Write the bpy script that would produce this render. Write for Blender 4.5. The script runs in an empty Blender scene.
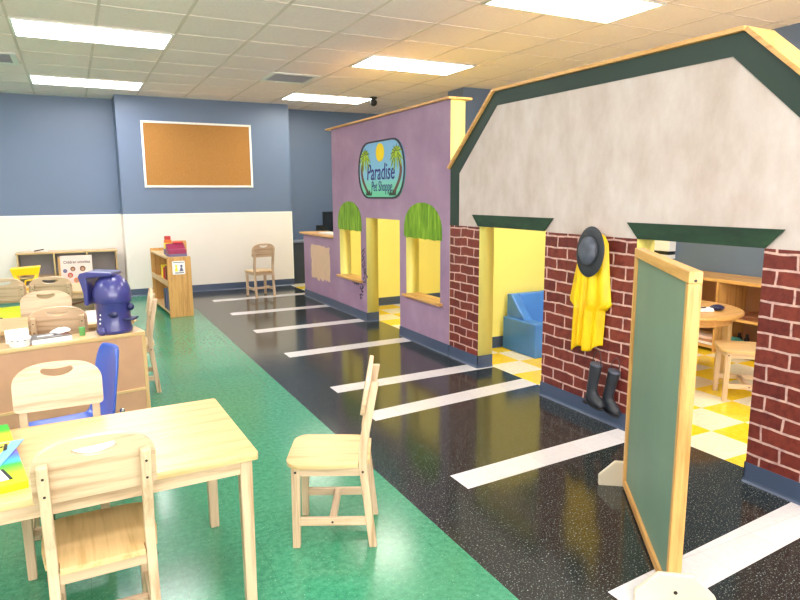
import bpy, bmesh, math, random
from mathutils import Vector, Matrix, Euler
random.seed(7)
S = bpy.context.scene
COL = S.collection
PI = math.pi
R = math.radians

# ------------------------------------------------------------------ materials
def lin(c):
    c = c / 255.0
    return c / 12.92 if c <= 0.04045 else ((c + 0.055) / 1.055) ** 2.4
def rgb(r, g, b): return (lin(r), lin(g), lin(b), 1.0)

class NT:
    """tiny node-tree helper"""
    def __init__(s, name):
        s.m = bpy.data.materials.new(name); s.m.use_nodes = True
        s.t = s.m.node_tree; s.n = s.t.nodes; s.l = s.t.links
        s.b = s.n['Principled BSDF']
    def add(s, typ, **kw):
        n = s.n.new(typ)
        for k, v in kw.items(): setattr(n, k, v)
        return n
    def link(s, a, b): s.l.new(a, b)
    def coord(s, scale=(1, 1, 1), rot=(0, 0, 0), loc=(0, 0, 0), space='Object'):
        tc = s.add('ShaderNodeTexCoord'); mp = s.add('ShaderNodeMapping')
        mp.inputs['Scale'].default_value = scale
        mp.inputs['Rotation'].default_value = rot
        mp.inputs['Location'].default_value = loc
        s.link(tc.outputs[space], mp.inputs['Vector'])
        return mp.outputs['Vector']
    def noise(s, vec, scale=5, detail=4, rough=.5):
        n = s.add('ShaderNodeTexNoise')
        n.inputs['Scale'].default_value = scale
        n.inputs['Detail'].default_value = detail
        n.inputs['Roughness'].default_value = rough
        s.link(vec, n.inputs['Vector'])
        return n.outputs['Fac']
    def ramp(s, fac, stops):
        r = s.add('ShaderNodeValToRGB')
        e = r.color_ramp.elements
        while len(e) < len(stops): e.new(0.5)
        for q, (p, c) in zip(e, stops): q.position = p; q.color = c
        s.link(fac, r.inputs['Fac'])
        return r.outputs['Color']
    def mix(s, fac, a, b, typ='MIX'):
        m = s.add('ShaderNodeMix', data_type='RGBA', blend_type=typ)
        for v, sock in ((fac, m.inputs[0]), (a, m.inputs[6]), (b, m.inputs[7])):
            if hasattr(v, 'links'): s.link(v, sock)
            else: sock.default_value = v
        return m.outputs[2]
    def base(s, c):
        if hasattr(c, 'links'): s.link(c, s.b.inputs['Base Color'])
        else: s.b.inputs['Base Color'].default_value = c
    def bump(s, h, strength=.2, dist=.01):
        b = s.add('ShaderNodeBump')
        b.inputs['Strength'].default_value = strength; b.inputs['Distance'].default_value = dist
        s.link(h, b.inputs['Height']); s.link(b.outputs['Normal'], s.b.inputs['Normal'])
    def set(s, rough=.5, spec=.5, metal=0, ior=None, coat=0, coat_rough=.1):
        s.b.inputs['Roughness'].default_value = rough
        s.b.inputs['Specular IOR Level'].default_value = spec
        s.b.inputs['Metallic'].default_value = metal
        if ior: s.b.inputs['IOR'].default_value = ior
        s.b.inputs['Coat Weight'].default_value = coat
        s.b.inputs['Coat Roughness'].default_value = coat_rough
        return s

def plain(name, c, rough=.5, var=.06, scale=6, metal=0, spec=.5, coat=0):
    """painted / plastic surface with a slight procedural mottling"""
    t = NT(name)
    f = t.noise(t.coord(), scale, 3)
    lo = tuple(x * (1 - var) for x in c[:3]) + (1,)
    hi = tuple(min(1, x * (1 + var)) for x in c[:3]) + (1,)
    t.base(t.ramp(f, [(.3, lo), (.7, hi)]))
    t.set(rough, spec, metal, coat=coat)
    return t.m

def wood(name, light, dark, axis, rough=.38, freq=1.0):
    t = NT(name)
    sc = [16 * freq] * 3; sc[axis] = 1.1 * freq
    v = t.coord(tuple(sc))
    f = t.noise(v, 2.2, 6, .6)
    sc2 = [70 * freq] * 3; sc2[axis] = 2.5
    g = t.noise(t.coord(tuple(sc2)), 2.0, 3, .6)
    c1 = t.ramp(f, [(.34, dark), (.5, light), (.72, tuple(min(1, x * 1.08) for x in light[:3]) + (1,))])
    t.base(t.mix(.22, c1, t.ramp(g, [(.35, dark), (.6, light)])))
    t.set(rough, .45, coat=.15, coat_rough=.2)
    t.bump(g, .05, .002)
    return t.m

BIRCH_L, BIRCH_D = rgb(212, 184, 152), rgb(174, 140, 106)
M = {}
for i, ax in enumerate('xyz'):
    M['birch_' + ax] = wood('birch_wood_' + ax, BIRCH_L, BIRCH_D, i)
    M['maple_' + ax] = wood('maple_wood_' + ax, rgb(218, 184, 132), rgb(194, 154, 100), i, .3)
    M['oak_' + ax] = wood('oak_wood_' + ax, rgb(216, 166, 98), rgb(184, 128, 66), i, .4)
M['hardboard'] = plain('tan_hardboard', rgb(196, 150, 118), .55, .05, 9)
M['blue_wall'] = plain('slate_blue_wall_paint', rgb(98, 115, 142), .42, .04, 1.3)
M['white_wall'] = plain('white_wainscot_paint', rgb(236, 228, 219), .45, .02, 1.5)
M['white_trim'] = plain('white_trim_paint', rgb(246, 243, 236), .4, .02)
M['room_wall'] = plain('off_white_wall_paint', rgb(226, 216, 200), .6, .02)
M['yellow_wall'] = plain('yellow_wall_paint', rgb(246, 232, 128), .5, .025, 2)
M['base_blue'] = plain('slate_vinyl_base', rgb(70, 84, 110), .3, .06, 3)
M['dark_green'] = plain('dark_green_paint', rgb(28, 52, 43), .45, .12, 4)
M['beige_patch'] = plain('beige_patch_paint', rgb(214, 184, 152), .6, .05, 8)
M['white_plastic'] = plain('white_plastic', rgb(240, 240, 240), .4, .02)
M['white_paper'] = plain('white_paper', rgb(244, 242, 244), .7, .02)
M['grey_metal'] = plain('grey_metal', rgb(196, 194, 200), .5, .05, 9)
M['black_plastic'] = plain('black_plastic', rgb(26, 27, 32), .4, .1)
M['screen'] = plain('dark_screen', rgb(40, 46, 54), .25, .1)
M['dark_cabinet'] = plain('dark_slate_cabinet', rgb(52, 62, 78), .4, .08)
M['counter_grey'] = plain('grey_blue_counter', rgb(130, 142, 166), .3, .05)
M['blue_chair'] = plain('blue_plastic', rgb(62, 96, 196), .32, .06, 4, coat=.2)
M['navy_toy'] = plain('navy_plastic', rgb(58, 58, 124), .28, .05, 4, coat=.4)
M['navy_dark'] = plain('dark_navy_plastic', rgb(34, 35, 80), .3, .05, 4)
M['blue_vinyl'] = plain('blue_vinyl', rgb(70, 128, 206), .35, .08, 5)
M['chalk'] = plain('green_chalkboard', rgb(110, 138, 120), .5, .07, 3)
M['cream'] = plain('cream_laminate', rgb(216, 204, 182), .35, .02)
M['screw'] = plain('dark_screw', rgb(60, 52, 46), .4, .05, metal=.6)
M['steel'] = plain('steel_bolt', rgb(190, 188, 186), .25, .05, metal=.9)
M['yellow_toy'] = plain('yellow_plastic', rgb(250, 208, 20), .3, .05, 4)
M['lime'] = plain('lime_green', rgb(200, 212, 30), .5, .08, 6)
M['maroon'] = plain('maroon_plastic', rgb(150, 44, 84), .4, .08)
M['red'] = plain('red_plastic', rgb(206, 60, 56), .4, .08)
M['orange'] = plain('orange_plastic', rgb(232, 122, 48), .4, .08)
M['green_toy'] = plain('green_plastic', rgb(96, 168, 96), .35, .08)
M['skyblue'] = plain('sky_blue_print', rgb(126, 186, 232), .4, .05)
M['grey_book'] = plain('grey_print', rgb(110, 104, 102), .5, .45, 50)
M['purple_grey'] = plain('slate_print', rgb(110, 104, 138), .5, .1)
M['brown'] = plain('brown_print', rgb(120, 70, 46), .5, .1)
M['skin_print'] = plain('tan_print', rgb(196, 140, 106), .5, .1)
M['pink_print'] = plain('pale_pink_print', rgb(244, 214, 206), .5, .1, 3)
M['grey_back'] = plain('grey_cabinet_back', rgb(152, 146, 150), .5, .05)
M['teal'] = plain('teal_cloth', rgb(60, 120, 110), .6, .1)
M['rubber'] = plain('dark_slate_rubber', rgb(42, 46, 54), .45, .18, 14)
M['rubber_light'] = plain('worn_slate_rubber', rgb(78, 84, 98), .5, .25, 20)
M['strap'] = plain('dark_strap', rgb(74, 56, 56), .6, .1)

def purple_mat():
    t = NT('purple_plaster_paint')
    v = t.coord()
    f = t.noise(v, 2.2, 5, .6)
    t.base(t.ramp(f, [(.3, rgb(146, 116, 146)), (.55, rgb(160, 130, 158)), (.75, rgb(172, 146, 172))]))
    t.set(.5, .4); t.bump(t.noise(t.coord(), 9, 5), .15, .01)
    return t.m
M['purple'] = purple_mat()

def plaster_mat():
    t = NT('taupe_trowelled_plaster')
    f = t.noise(t.coord((1, 1.5, .8)), 3.4, 7, .64)
    t.base(t.ramp(f, [(.3, rgb(184, 168, 158)), (.52, rgb(200, 186, 180)), (.75, rgb(212, 201, 197))]))
    t.set(.6, .3); t.bump(t.noise(t.coord(), 6, 6, .6), .5, .012)
    return t.m
M['plaster'] = plaster_mat()

def lime_paint():
    t = NT('mottled_green_paint')
    f = t.noise(t.coord((1, 14, 2.0)), 2.0, 5, .6)
    t.base(t.ramp(f, [(.3, rgb(80, 120, 24)), (.52, rgb(116, 160, 36)), (.72, rgb(160, 196, 60))]))
    t.set(.55, .3)
    return t.m
M['awning'] = lime_paint()

def green_board():
    t = NT('streaked_dark_green_paint')
    f = t.noise(t.coord((1, 3, 9)), 2.0, 5, .6)
    t.base(t.ramp(f, [(.3, rgb(24, 48, 36)), (.6, rgb(34, 64, 44)), (.8, rgb(50, 84, 52))]))
    t.set(.5, .4)
    return t.m
M['lintel'] = green_board()

def brick_mat():
    t = NT('painted_brick')
    # wall plane is Y-Z: brick u runs along -Y, v along Z, with a hand-painted wobble
    tc = t.add('ShaderNodeTexCoord')
    nz = t.add('ShaderNodeTexNoise'); nz.inputs['Scale'].default_value = 7; nz.inputs['Detail'].default_value = 2
    t.link(tc.outputs['Object'], nz.inputs['Vector'])
    sub = t.add('ShaderNodeVectorMath', operation='SUBTRACT'); sub.inputs[1].default_value = (.5, .5, .5)
    t.link(nz.outputs['Color'], sub.inputs[0])
    scl = t.add('ShaderNodeVectorMath', operation='SCALE'); scl.inputs['Scale'].default_value = .026
    t.link(sub.outputs[0], scl.inputs[0])
    ad = t.add('ShaderNodeVectorMath', operation='ADD')
    t.link(tc.outputs['Object'], ad.inputs[0]); t.link(scl.outputs[0], ad.inputs[1])
    sep = t.add('ShaderNodeSeparateXYZ'); t.link(ad.outputs[0], sep.inputs[0])
    neg = t.add('ShaderNodeMath', operation='MULTIPLY'); neg.inputs[1].default_value = -1
    t.link(sep.outputs['Y'], neg.inputs[0])
    com = t.add('ShaderNodeCombineXYZ'); t.link(neg.outputs[0], com.inputs['X']); t.link(sep.outputs['Z'], com.inputs['Y'])
    br = t.add('ShaderNodeTexBrick')
    br.offset = .5; br.squash = 1
    br.inputs['Scale'].default_value = 1
    br.inputs['Brick Width'].default_value = .196
    br.inputs['Row Height'].default_value = .0745
    br.inputs['Mortar Size'].default_value = .0056
    br.inputs['Mortar Smooth'].default_value = .1
    br.inputs['Bias'].default_value = -.1
    br.inputs['Color1'].default_value = rgb(112, 46, 42)
    br.inputs['Color2'].default_value = rgb(138, 62, 50)
    br.inputs['Mortar'].default_value = rgb(222, 186, 176)
    t.link(com.outputs[0], br.inputs['Vector'])
    f = t.noise(tc.outputs['Object'], 26, 6, .7)
    mott = t.ramp(f, [(.3, rgb(170, 140, 150)), (.5, rgb(235, 230, 230)), (.62, rgb(255, 250, 235)), (.75, rgb(255, 255, 255))])
    t.base(t.mix(.8, br.outputs['Color'], mott, 'MULTIPLY'))
    t.set(.45, .4)
    return t.m
M['brick'] = brick_mat()

def vct(name, c0, c1, c2, speck, rough, thr=.66, spk_scale=130, spec=.5, hue=None):
    t = NT(name)
    v = t.coord()
    f = t.noise(v, 38, 5, .7)
    big = t.noise(v, 1.3, 3, .5)
    col = t.ramp(f, [(.3, c0), (.5, c1), (.72, c2)])
    s = t.noise(v, spk_scale, 2, .6)
    col = t.mix(t.ramp(s, [(thr, (0, 0, 0, 1)), (thr + .05, (1, 1, 1, 1))]), col, speck)
    # tile joints every 12 inches
    br = t.add('ShaderNodeTexBrick'); br.offset = 0
    br.inputs['Scale'].default_value = 1
    br.inputs['Brick Width'].default_value = .3048; br.inputs['Row Height'].default_value = .3048
    br.inputs['Mortar Size'].default_value = .0008
    br.inputs['Color1'].default_value = (1, 1, 1, 1); br.inputs['Color2'].default_value = (.94, .94, .94, 1)
    br.inputs['Mortar'].default_value = (.6, .6, .6, 1)
    mp = t.coord(loc=(.05, .02, 0)); t.link(mp, br.inputs['Vector'])
    col = t.mix(1.0, col, br.outputs['Color'], 'MULTIPLY')
    t.base(col)
    t.set(rough, spec, ior=1.55)
    rr = t.add('ShaderNodeMapRange'); rr.inputs['To Min'].default_value = rough * .7; rr.inputs['To Max'].default_value = rough * 1.4
    t.link(big, rr.inputs['Value']); t.link(rr.outputs[0], t.b.inputs['Roughness'])
    pass
    return t.m
M['floor_green'] = vct('green_vinyl_tile', rgb(48, 122, 92), rgb(60, 140, 106), rgb(80, 158, 124), rgb(140, 190, 160), .17, .66)
M['floor_black'] = vct('black_vinyl_tile', rgb(24, 27, 28), rgb(35, 39, 38), rgb(54, 58, 56), rgb(160, 166, 158), .13, .625, 150)
M['floor_white'] = vct('white_vinyl_tile', rgb(220, 214, 215), rgb(226, 221, 223), rgb(232, 228, 229), rgb(214, 208, 208), .15, .7)
M['check_white'] = vct('ivory_vinyl_tile', rgb(228, 216, 188), rgb(240, 230, 204), rgb(246, 238, 216), rgb(214, 200, 170), .14, .7)
M['check_yellow'] = vct('yellow_vinyl_tile', rgb(236, 196, 30), rgb(244, 208, 44), rgb(250, 220, 70), rgb(220, 180, 40), .14, .7)

def ceil_mat():
    t = NT('acoustic_ceiling_tile')
    f = t.noise(t.coord(), 60, 4, .6)
    t.base(t.ramp(f, [(.35, rgb(248, 230, 228)), (.65, rgb(254, 240, 238))]))
    t.set(.9, .1)
    return t.m
M['ceiling'] = ceil_mat()
M['tbar'] = plain('ceiling_grid_enamel', rgb(226, 208, 200), .5, .02)

def cork_mat():
    t = NT('cork')
    f = t.noise(t.coord(), 120, 4, .7)
    t.base(t.ramp(f, [(.3, rgb(166, 116, 62)), (.5, rgb(176, 126, 70)), (.75, rgb(186, 138, 82))]))
    t.set(.85, .1)
    return t.m
M['cork'] = cork_mat()

def coat_mat():
    t = NT('yellow_rain_fabric')
    f = t.noise(t.coord((1, 9, 1.5)), 2.5, 4, .6)
    t.base(t.ramp(f, [(.3, rgb(228, 180, 6)), (.6, rgb(246, 206, 18))]))
    t.set(.4, .4)
    return t.m
M['coat'] = coat_mat()

def lamp_mat(name, col):
    t = NT(name)
    t.b.inputs['Base Color'].default_value = (.9, .9, .88, 1)
    t.b.inputs['Emission Color'].default_value = col
    t.b.inputs['Emission Strength'].default_value = 10.0
    return t.m
M['lamp'] = lamp_mat('lit_diffuser_neutral', (1.0, .975, .98, 1)); M['lamp_warm'] = lamp_mat('lit_diffuser_warm', (1.0, .965, .86, 1))

def rainbow_mat():
    t = NT('rainbow_print')
    tc = t.add('ShaderNodeTexCoord'); sep = t.add('ShaderNodeSeparateXYZ')
    t.link(tc.outputs['Object'], sep.inputs[0])
    mr = t.add('ShaderNodeMapRange'); mr.inputs['From Min'].default_value = -.29; mr.inputs['From Max'].default_value = .29
    t.link(sep.outputs['Y'], mr.inputs['Value'])
    t.base(t.ramp(mr.outputs[0], [(0, rgb(232, 236, 30)), (.14, rgb(176, 226, 20)), (.27, rgb(60, 190, 60)), (.33, rgb(60, 176, 214)),
        (.42, rgb(84, 110, 216)), (.5, rgb(140, 70, 170)), (.6, rgb(226, 70, 60)), (.68, rgb(250, 190, 30)), (.76, rgb(244, 238, 40)), (.88, rgb(70, 200, 40)), (1, rgb(40, 180, 60))]))
    t.set(.35, .4)
    return t.m
M['rainbow'] = rainbow_mat()

def sign_mat():
    t = NT('sign_sky_to_grass_paint')
    tc = t.add('ShaderNodeTexCoord'); sep = t.add('ShaderNodeSeparateXYZ')
    t.link(tc.outputs['Object'], sep.inputs[0])
    mr = t.add('ShaderNodeMapRange'); mr.inputs['From Min'].default_value = 1.35; mr.inputs['From Max'].default_value = 1.94
    t.link(sep.outputs['Z'], mr.inputs['Value'])
    t.base(t.ramp(mr.outputs[0], [(0, rgb(108, 204, 160)), (.22, rgb(120, 200, 172)), (.4, rgb(132, 190, 216)), (1, rgb(124, 178, 222))]))
    t.set(.5, .4)
    return t.m
M['sign'] = sign_mat()
M['sun_paint'] = plain('sun_yellow_paint', rgb(240, 206, 0), .5, .04)
M['palm_paint'] = plain('palm_green_paint', rgb(166, 196, 34), .5, .15, 30)
M['trunk_paint'] = plain('brown_trunk_paint', rgb(104, 70, 58), .5, .1)
M['ink'] = plain('navy_ink_paint', rgb(46, 46, 132), .5, .05)
M['ink_dark'] = plain('dark_slate_paint', rgb(30, 36, 52), .5, .05)
M['print_black'] = plain('black_print', rgb(24, 20, 22), .5, .05)
M['badge_yellow'] = plain('badge_yellow_print', rgb(250, 226, 60), .4, .05)

# ------------------------------------------------------------------ geometry helpers
class MB:
    def __init__(s): s.b = bmesh.new()
    def box(s, x0, x1, y0, y1, z0, z1, rot=None, piv=None):
        v = [s.b.verts.new((x, y, z)) for z in (z0, z1) for y in (y0, y1) for x in (x0, x1)]
        for f in ((0, 2, 3, 1), (4, 5, 7, 6), (0, 1, 5, 4), (2, 6, 7, 3), (0, 4, 6, 2), (1, 3, 7, 5)):
            s.b.faces.new([v[i] for i in f])
        if rot:
            bmesh.ops.rotate(s.b, verts=v, cent=piv or (0, 0, 0), matrix=rot)
        return s
    def hexa(s, bot, top):
        """eight corners: bottom quad and top quad, counter-clockwise from above"""
        v = [s.b.verts.new(p) for p in list(bot) + list(top)]
        n = len(bot)
        s.b.faces.new([v[i] for i in reversed(range(n))]); s.b.faces.new([v[n + i] for i in range(n)])
        for i in range(n):
            j = (i + 1) % n
            s.b.faces.new([v[i], v[j], v[n + j], v[n + i]])
        return s
    def loft(s, rings, cap=True, closed=True):
        vs = [[s.b.verts.new(p) for p in r] for r in rings]
        n = len(rings[0])
        for a, b in zip(vs, vs[1:]):
            for i in range(n if closed else n - 1):
                j = (i + 1) % n
                s.b.faces.new([a[i], a[j], b[j], b[i]])
        if cap:
            s.b.faces.new(list(reversed(vs[0]))); s.b.faces.new(vs[-1])
        return s
    def bar(s, a, b, w, h=None, w2=None, h2=None, up=(0, 0, 1)):
        """square-section bar from a to b"""
        a, b = Vector(a), Vector(b); h = h or w; w2 = w2 or w; h2 = h2 or h
        d = (b - a).normalized(); u = Vector(up)
        if abs(d.dot(u)) > .95: u = Vector((0, 1, 0))
        r = d.cross(u).normalized(); u = r.cross(d)
        q = lambda c, W, H: [c + r * W * i / 2 + u * H * j / 2 for i, j in ((-1, -1), (1, -1), (1, 1), (-1, 1))]
        return s.loft([q(a, w, h), q(b, w2, h2)])
    def sweep(s, pts, radii, n=14, flat=1.0, up=(0, 0, 1), cap=True):
        pts = [Vector(p) for p in pts]; rings = []
        prev = None
        for i, p in enumerate(pts):
            d = (pts[min(i + 1, len(pts) - 1)] - pts[max(i - 1, 0)]).normalized()
            if prev is None:
                u = Vector(up)
                if abs(d.dot(u)) > .9: u = Vector((0, 1, 0))
                r = d.cross(u).normalized()
            else:
                r = (prev - d * prev.dot(d)).normalized()
            prev = r; u = r.cross(d)
            ra = radii[i] if isinstance(radii, (list, tuple)) else radii
            a, b = ra if isinstance(ra, (list, tuple)) else (ra, ra * flat)
            rings.append([p + r * a * math.cos(2 * PI * k / n) + u * b * math.sin(2 * PI * k / n) for k in range(n)])
        return s.loft(rings, cap)
    def lathe(s, prof, n=32, c=(0, 0, 0)):
        return s.loft([[(c[0] + r * math.cos(2 * PI * k / n), c[1] + r * math.sin(2 * PI * k / n), c[2] + z) for k in range(n)] for r, z in prof])
    def ball(s, c, rx, ry, rz, n=24, m=14):
        mt = Matrix.Translation(c) @ Matrix.Diagonal((rx, ry, rz, 1))
        bmesh.ops.create_uvsphere(s.b, u_segments=n, v_segments=m, radius=1, matrix=mt)
        return s
    def mesh(s, name):
        bmesh.ops.recalc_face_normals(s.b, faces=s.b.faces)
        me = bpy.data.meshes.new(name); s.b.to_mesh(me); s.b.free()
        return me

def plate_mesh(polys, t, mat4=None, smooth_curve=False):
    """2-D outline (first polygon) with holes (the others) -> solid plate of thickness t, centred on z = 0 of its plane"""
    cu = bpy.data.curves.new('tmp', 'CURVE'); cu.dimensions = '2D'; cu.fill_mode = 'BOTH'; cu.extrude = t / 2
    for p in polys:
        sp = cu.splines.new('POLY'); sp.points.add(len(p) - 1); sp.use_cyclic_u = True
        for q, (x, y) in zip(sp.points, p): q.co = (x, y, 0, 1)
    return curve_to_mesh(cu, mat4)

def curve_to_mesh(cu, mat4=None):
    ob = bpy.data.objects.new('tmp', cu); COL.objects.link(ob)
    dg = bpy.context.evaluated_depsgraph_get()
    me = bpy.data.meshes.new_from_object(ob.evaluated_get(dg))
    bpy.data.objects.remove(ob); bpy.data.curves.remove(cu)
    b = bmesh.new(); b.from_mesh(me)
    bmesh.ops.remove_doubles(b, verts=b.verts, dist=1e-5)
    if mat4 is not None: bmesh.ops.transform(b, matrix=mat4, verts=b.verts)
    bmesh.ops.recalc_face_normals(b, faces=b.faces)
    b.to_mesh(me); b.free()
    return me

def text_mesh(body, size, mat4, t=.002, shear=0, sx=1.0, weight=0, align='CENTER'):
    cu = bpy.data.curves.new('tmp', 'FONT'); cu.body = body; cu.size = size; cu.extrude = t / 2
    cu.shear = shear; cu.align_x = align; cu.offset = weight; cu.resolution_u = 3
    return curve_to_mesh(cu, mat4 @ Matrix.Diagonal((sx, 1, 1, 1)))

def merge(meshes, name='m'):
    b = bmesh.new()
    for me in meshes: b.from_mesh(me)
    out = bpy.data.meshes.new(name); b.to_mesh(out); b.free()
    return out

def wall_plane(x, y=0, z=0):
    """maps plate (u right, v up, n toward viewer) onto a wall facing -X: u -> -Y, v -> Z"""
    return Matrix(((0, 0, -1, x), (-1, 0, 0, y), (0, 1, 0, z), (0, 0, 0, 1)))
def back_plane(y, x=0, z=0):
    """a surface facing -Y: u -> X, v -> Z"""
    return Matrix(((1, 0, 0, x), (0, 0, -1, y), (0, 1, 0, z), (0, 0, 0, 1)))

def obj(name, me, mat, parent=None, bevel=0, smooth=False, sub=0, seg=2):
    if isinstance(me, MB): me = me.mesh(name)
    me.name = name
    o = bpy.data.objects.new(name, me); COL.objects.link(o)
    for m in (mat if isinstance(mat, (list, tuple)) else [mat]):
        me.materials.append(M[m] if isinstance(m, str) else m)
    if parent is not None: o.parent = parent
    if bevel:
        b = o.modifiers.new('bevel', 'BEVEL'); b.width = bevel; b.segments = seg; b.limit_method = 'ANGLE'; b.angle_limit = R(40)
    if sub:
        q = o.modifiers.new('sub', 'SUBSURF'); q.levels = sub; q.render_levels = sub
    if smooth:
        for p in me.polygons: p.use_smooth = True
    return o

def tag(o, label, cat, group=None):
    o['label'] = label; o['category'] = cat
    if group: o['group'] = group
    return o
def thing(name, label, cat, loc=(0, 0, 0), rz=0, group=None):
    o = bpy.data.objects.new(name, None); COL.objects.link(o)
    o.empty_display_size = .1
    o.location = loc; o.rotation_euler = (0, 0, rz)
    return tag(o, label, cat, group)
def struct(name, me, mat, **kw):
    o = obj(name, me, mat, **kw)
    if o.parent is None: o['kind'] = 'structure'
    return o
def dup(root, name, loc, rz, label, group=None):
    r = root.copy(); COL.objects.link(r); r.name = name
    r.location = loc; r.rotation_euler = (0, 0, rz); r['label'] = label
    if group: r['group'] = group
    for ch in list(root.children):
        c = ch.copy(); COL.objects.link(c); c.parent = r
        for g in list(ch.children):
            d = g.copy(); COL.objects.link(d); d.parent = c
    return r
def by_normal(me, fn):
    for p in me.polygons: p.material_index = fn(p)

def rrect(x0, x1, y0, y1, r, n=6):
    """rounded rectangle outline; r = (bl, br, tr, tl)"""
    if not isinstance(r, (list, tuple)): r = (r,) * 4
    out = []
    for (cx, cy, a0, q) in ((x0 + r[0], y0 + r[0], PI, r[0]), (x1 - r[1], y0 + r[1], 1.5 * PI, r[1]), (x1 - r[2], y1 - r[2], 0, r[2]), (x0 + r[3], y1 - r[3], .5 * PI, r[3])):
        for k in range(n + 1):
            a = a0 + .5 * PI * k / n
            out.append((cx + q * math.cos(a), cy + q * math.sin(a)))
    return out
def ellipse(cx, cy, a, b, n=28, rot=0):
    return [(cx + a * math.cos(t) * math.cos(rot) - b * math.sin(t) * math.sin(rot), cy + a * math.cos(t) * math.sin(rot) + b * math.sin(t) * math.cos(rot)) for t in [2 * PI * k / n for k in range(n)]]

# ------------------------------------------------------------------ camera
CZ = 1.3896
cam = bpy.data.cameras.new('camera'); co = bpy.data.objects.new('camera', cam); COL.objects.link(co)
yaw, pitch, roll, fpx = .4719, .1646, -.0062, 632.87
fwd = Vector((math.sin(yaw) * math.cos(pitch), math.cos(yaw) * math.cos(pitch), -math.sin(pitch)))
rt = Vector((math.cos(yaw), -math.sin(yaw), 0)); up = rt.cross(fwd)
r2 = rt * math.cos(roll) + up * math.sin(roll); u2 = -rt * math.sin(roll) + up * math.cos(roll)
mw = Matrix((r2, u2, -fwd)).transposed().to_4x4(); mw.translation = (0, 0, CZ)
co.matrix_world = mw
cam.sensor_width = 36; cam.lens = fpx / 800 * 36; cam.clip_start = .05; cam.clip_end = 60
S.camera = co

# ------------------------------------------------------------------ room shell
H = 2.743
XL, XR, YF, YB, YC = -4.2, 5.35, -2.6, 10.07, 9.58     # left, right, rear, back wall, face of the back-wall projection
XW = 2.818                                             # painted face of the play facades
TH = .14                                               # their thickness
XB = 1.27                                              # green / black floor line
T = .6096; GX0 = -.331

# floor: one mesh, tile colours as pattern
def floor_mesh():
    b = bmesh.new()
    def q(pts, mi, z=0):
        f = b.faces.new([b.verts.new((x, y, z)) for x, y in pts]); f.material_index = mi
    XI = 2.954
    q([(XL, YF), (XB, YF), (XB, YB), (XL, YB)], 0)
    # stripes: (left X, near Y left, far Y left, near Y right, far Y right)
    st = [(1.58, 1.31, 1.484, 1.42, 1.60), (1.575, 2.382, 2.546, 2.47, 2.639), (1.58, 3.43, 3.60, 3.56, 3.735), (1.58, 4.07, 4.23, 4.11, 4.28),
          (1.60, 5.20, 5.38, 5.25, 5.43), (1.60, 6.32, 6.49, 6.35, 6.53), (1.62, 7.42, 7.60, 7.43, 7.60), (1.63, 8.52, 8.69, 8.53, 8.70)]
    q([(XB, YF), (1.575, YF), (1.575, YB), (XB, YB)], 1)
    prev = (YF, YF)
    for x, a, c, d, e in st:
        q([(1.575, prev[0]), (XI, prev[1]), (XI, d), (1.575, a)], 1)
        q([(1.575, a), (XI, d), (XI, e), (1.575, c)], 2)
        prev = (c, e)
    q([(1.575, prev[0]), (XI, prev[1]), (XI, YB), (1.575, YB)], 1)
    # checker inside the play house and shop
    i = 0; x = XI
    while x < XR - 1e-6:
        x1 = min(x + .3048, XR)
        y = 2.34 - .3048 * 16; j = -16
        while y < YB:
            y0, y1 = max(y, YF), min(y + .3048, YB)
            if y1 > y0: q([(x, y0), (x1, y0), (x1, y1), (x, y1)], 3 if (i + j) % 2 else 4)
            y += .3048; j += 1
        x += .3048; i += 1
    bmesh.ops.recalc_face_normals(b, faces=b.faces)
    for f in b.faces:
        if f.normal.z < 0: f.normal_flip()
    me = bpy.data.meshes.new('floor'); b.to_mesh(me); b.free()
    return me
struct('floor', floor_mesh(), ['floor_green', 'floor_black', 'floor_white', 'check_white', 'check_yellow'])

# visible ceiling lights, plus unseen ones added on the same grid for brightness
LY = [-1.6, .85, 3.43, 5.87, 8.43]
LYF = {-1.6: -1.0, .85: 1.46, 3.43: 4.03, 5.87: 6.50, 8.43: 9.06}
LXC = [GX0 - 5 * T, GX0, GX0 + 5 * T]
lights = [(GX0 + (i - 1) * 5 * T, y) for i in range(3) for y in LY]
rows = []
y = 3.43
while y > YF: y -= .6033; rows.append(y)
rows += [3.43, 4.03]
rows += [4.03 + (5.87 - 4.03) * k / 3 for k in (1, 2, 3)]
rows += [5.87 + .64 * k for k in range(1, 7)]
cm = MB(); cm.box(XL, XR, YF, YB + .5, H, H + .05)
struct('ceiling', cm, 'ceiling')
g = MB()
k = -8
while GX0 + k * T < XR:
    x = GX0 + k * T
    if x > XL: g.box(x - .011, x + .011, YF, YB, H - .004, H + .001)
    k += 1
for y in rows:
    if YF < y < YB: g.box(XL, XR, y - .007, y + .007, H - .003, H + .001)
struct('ceiling_grid', g, 'tbar')

def wall(name, x0, x1, y0, y1, z0, z1, mat): 
    m = MB(); m.box(x0, x1, y0, y1, z0, z1); return struct(name, m, mat)
ZW = 1.142
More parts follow.
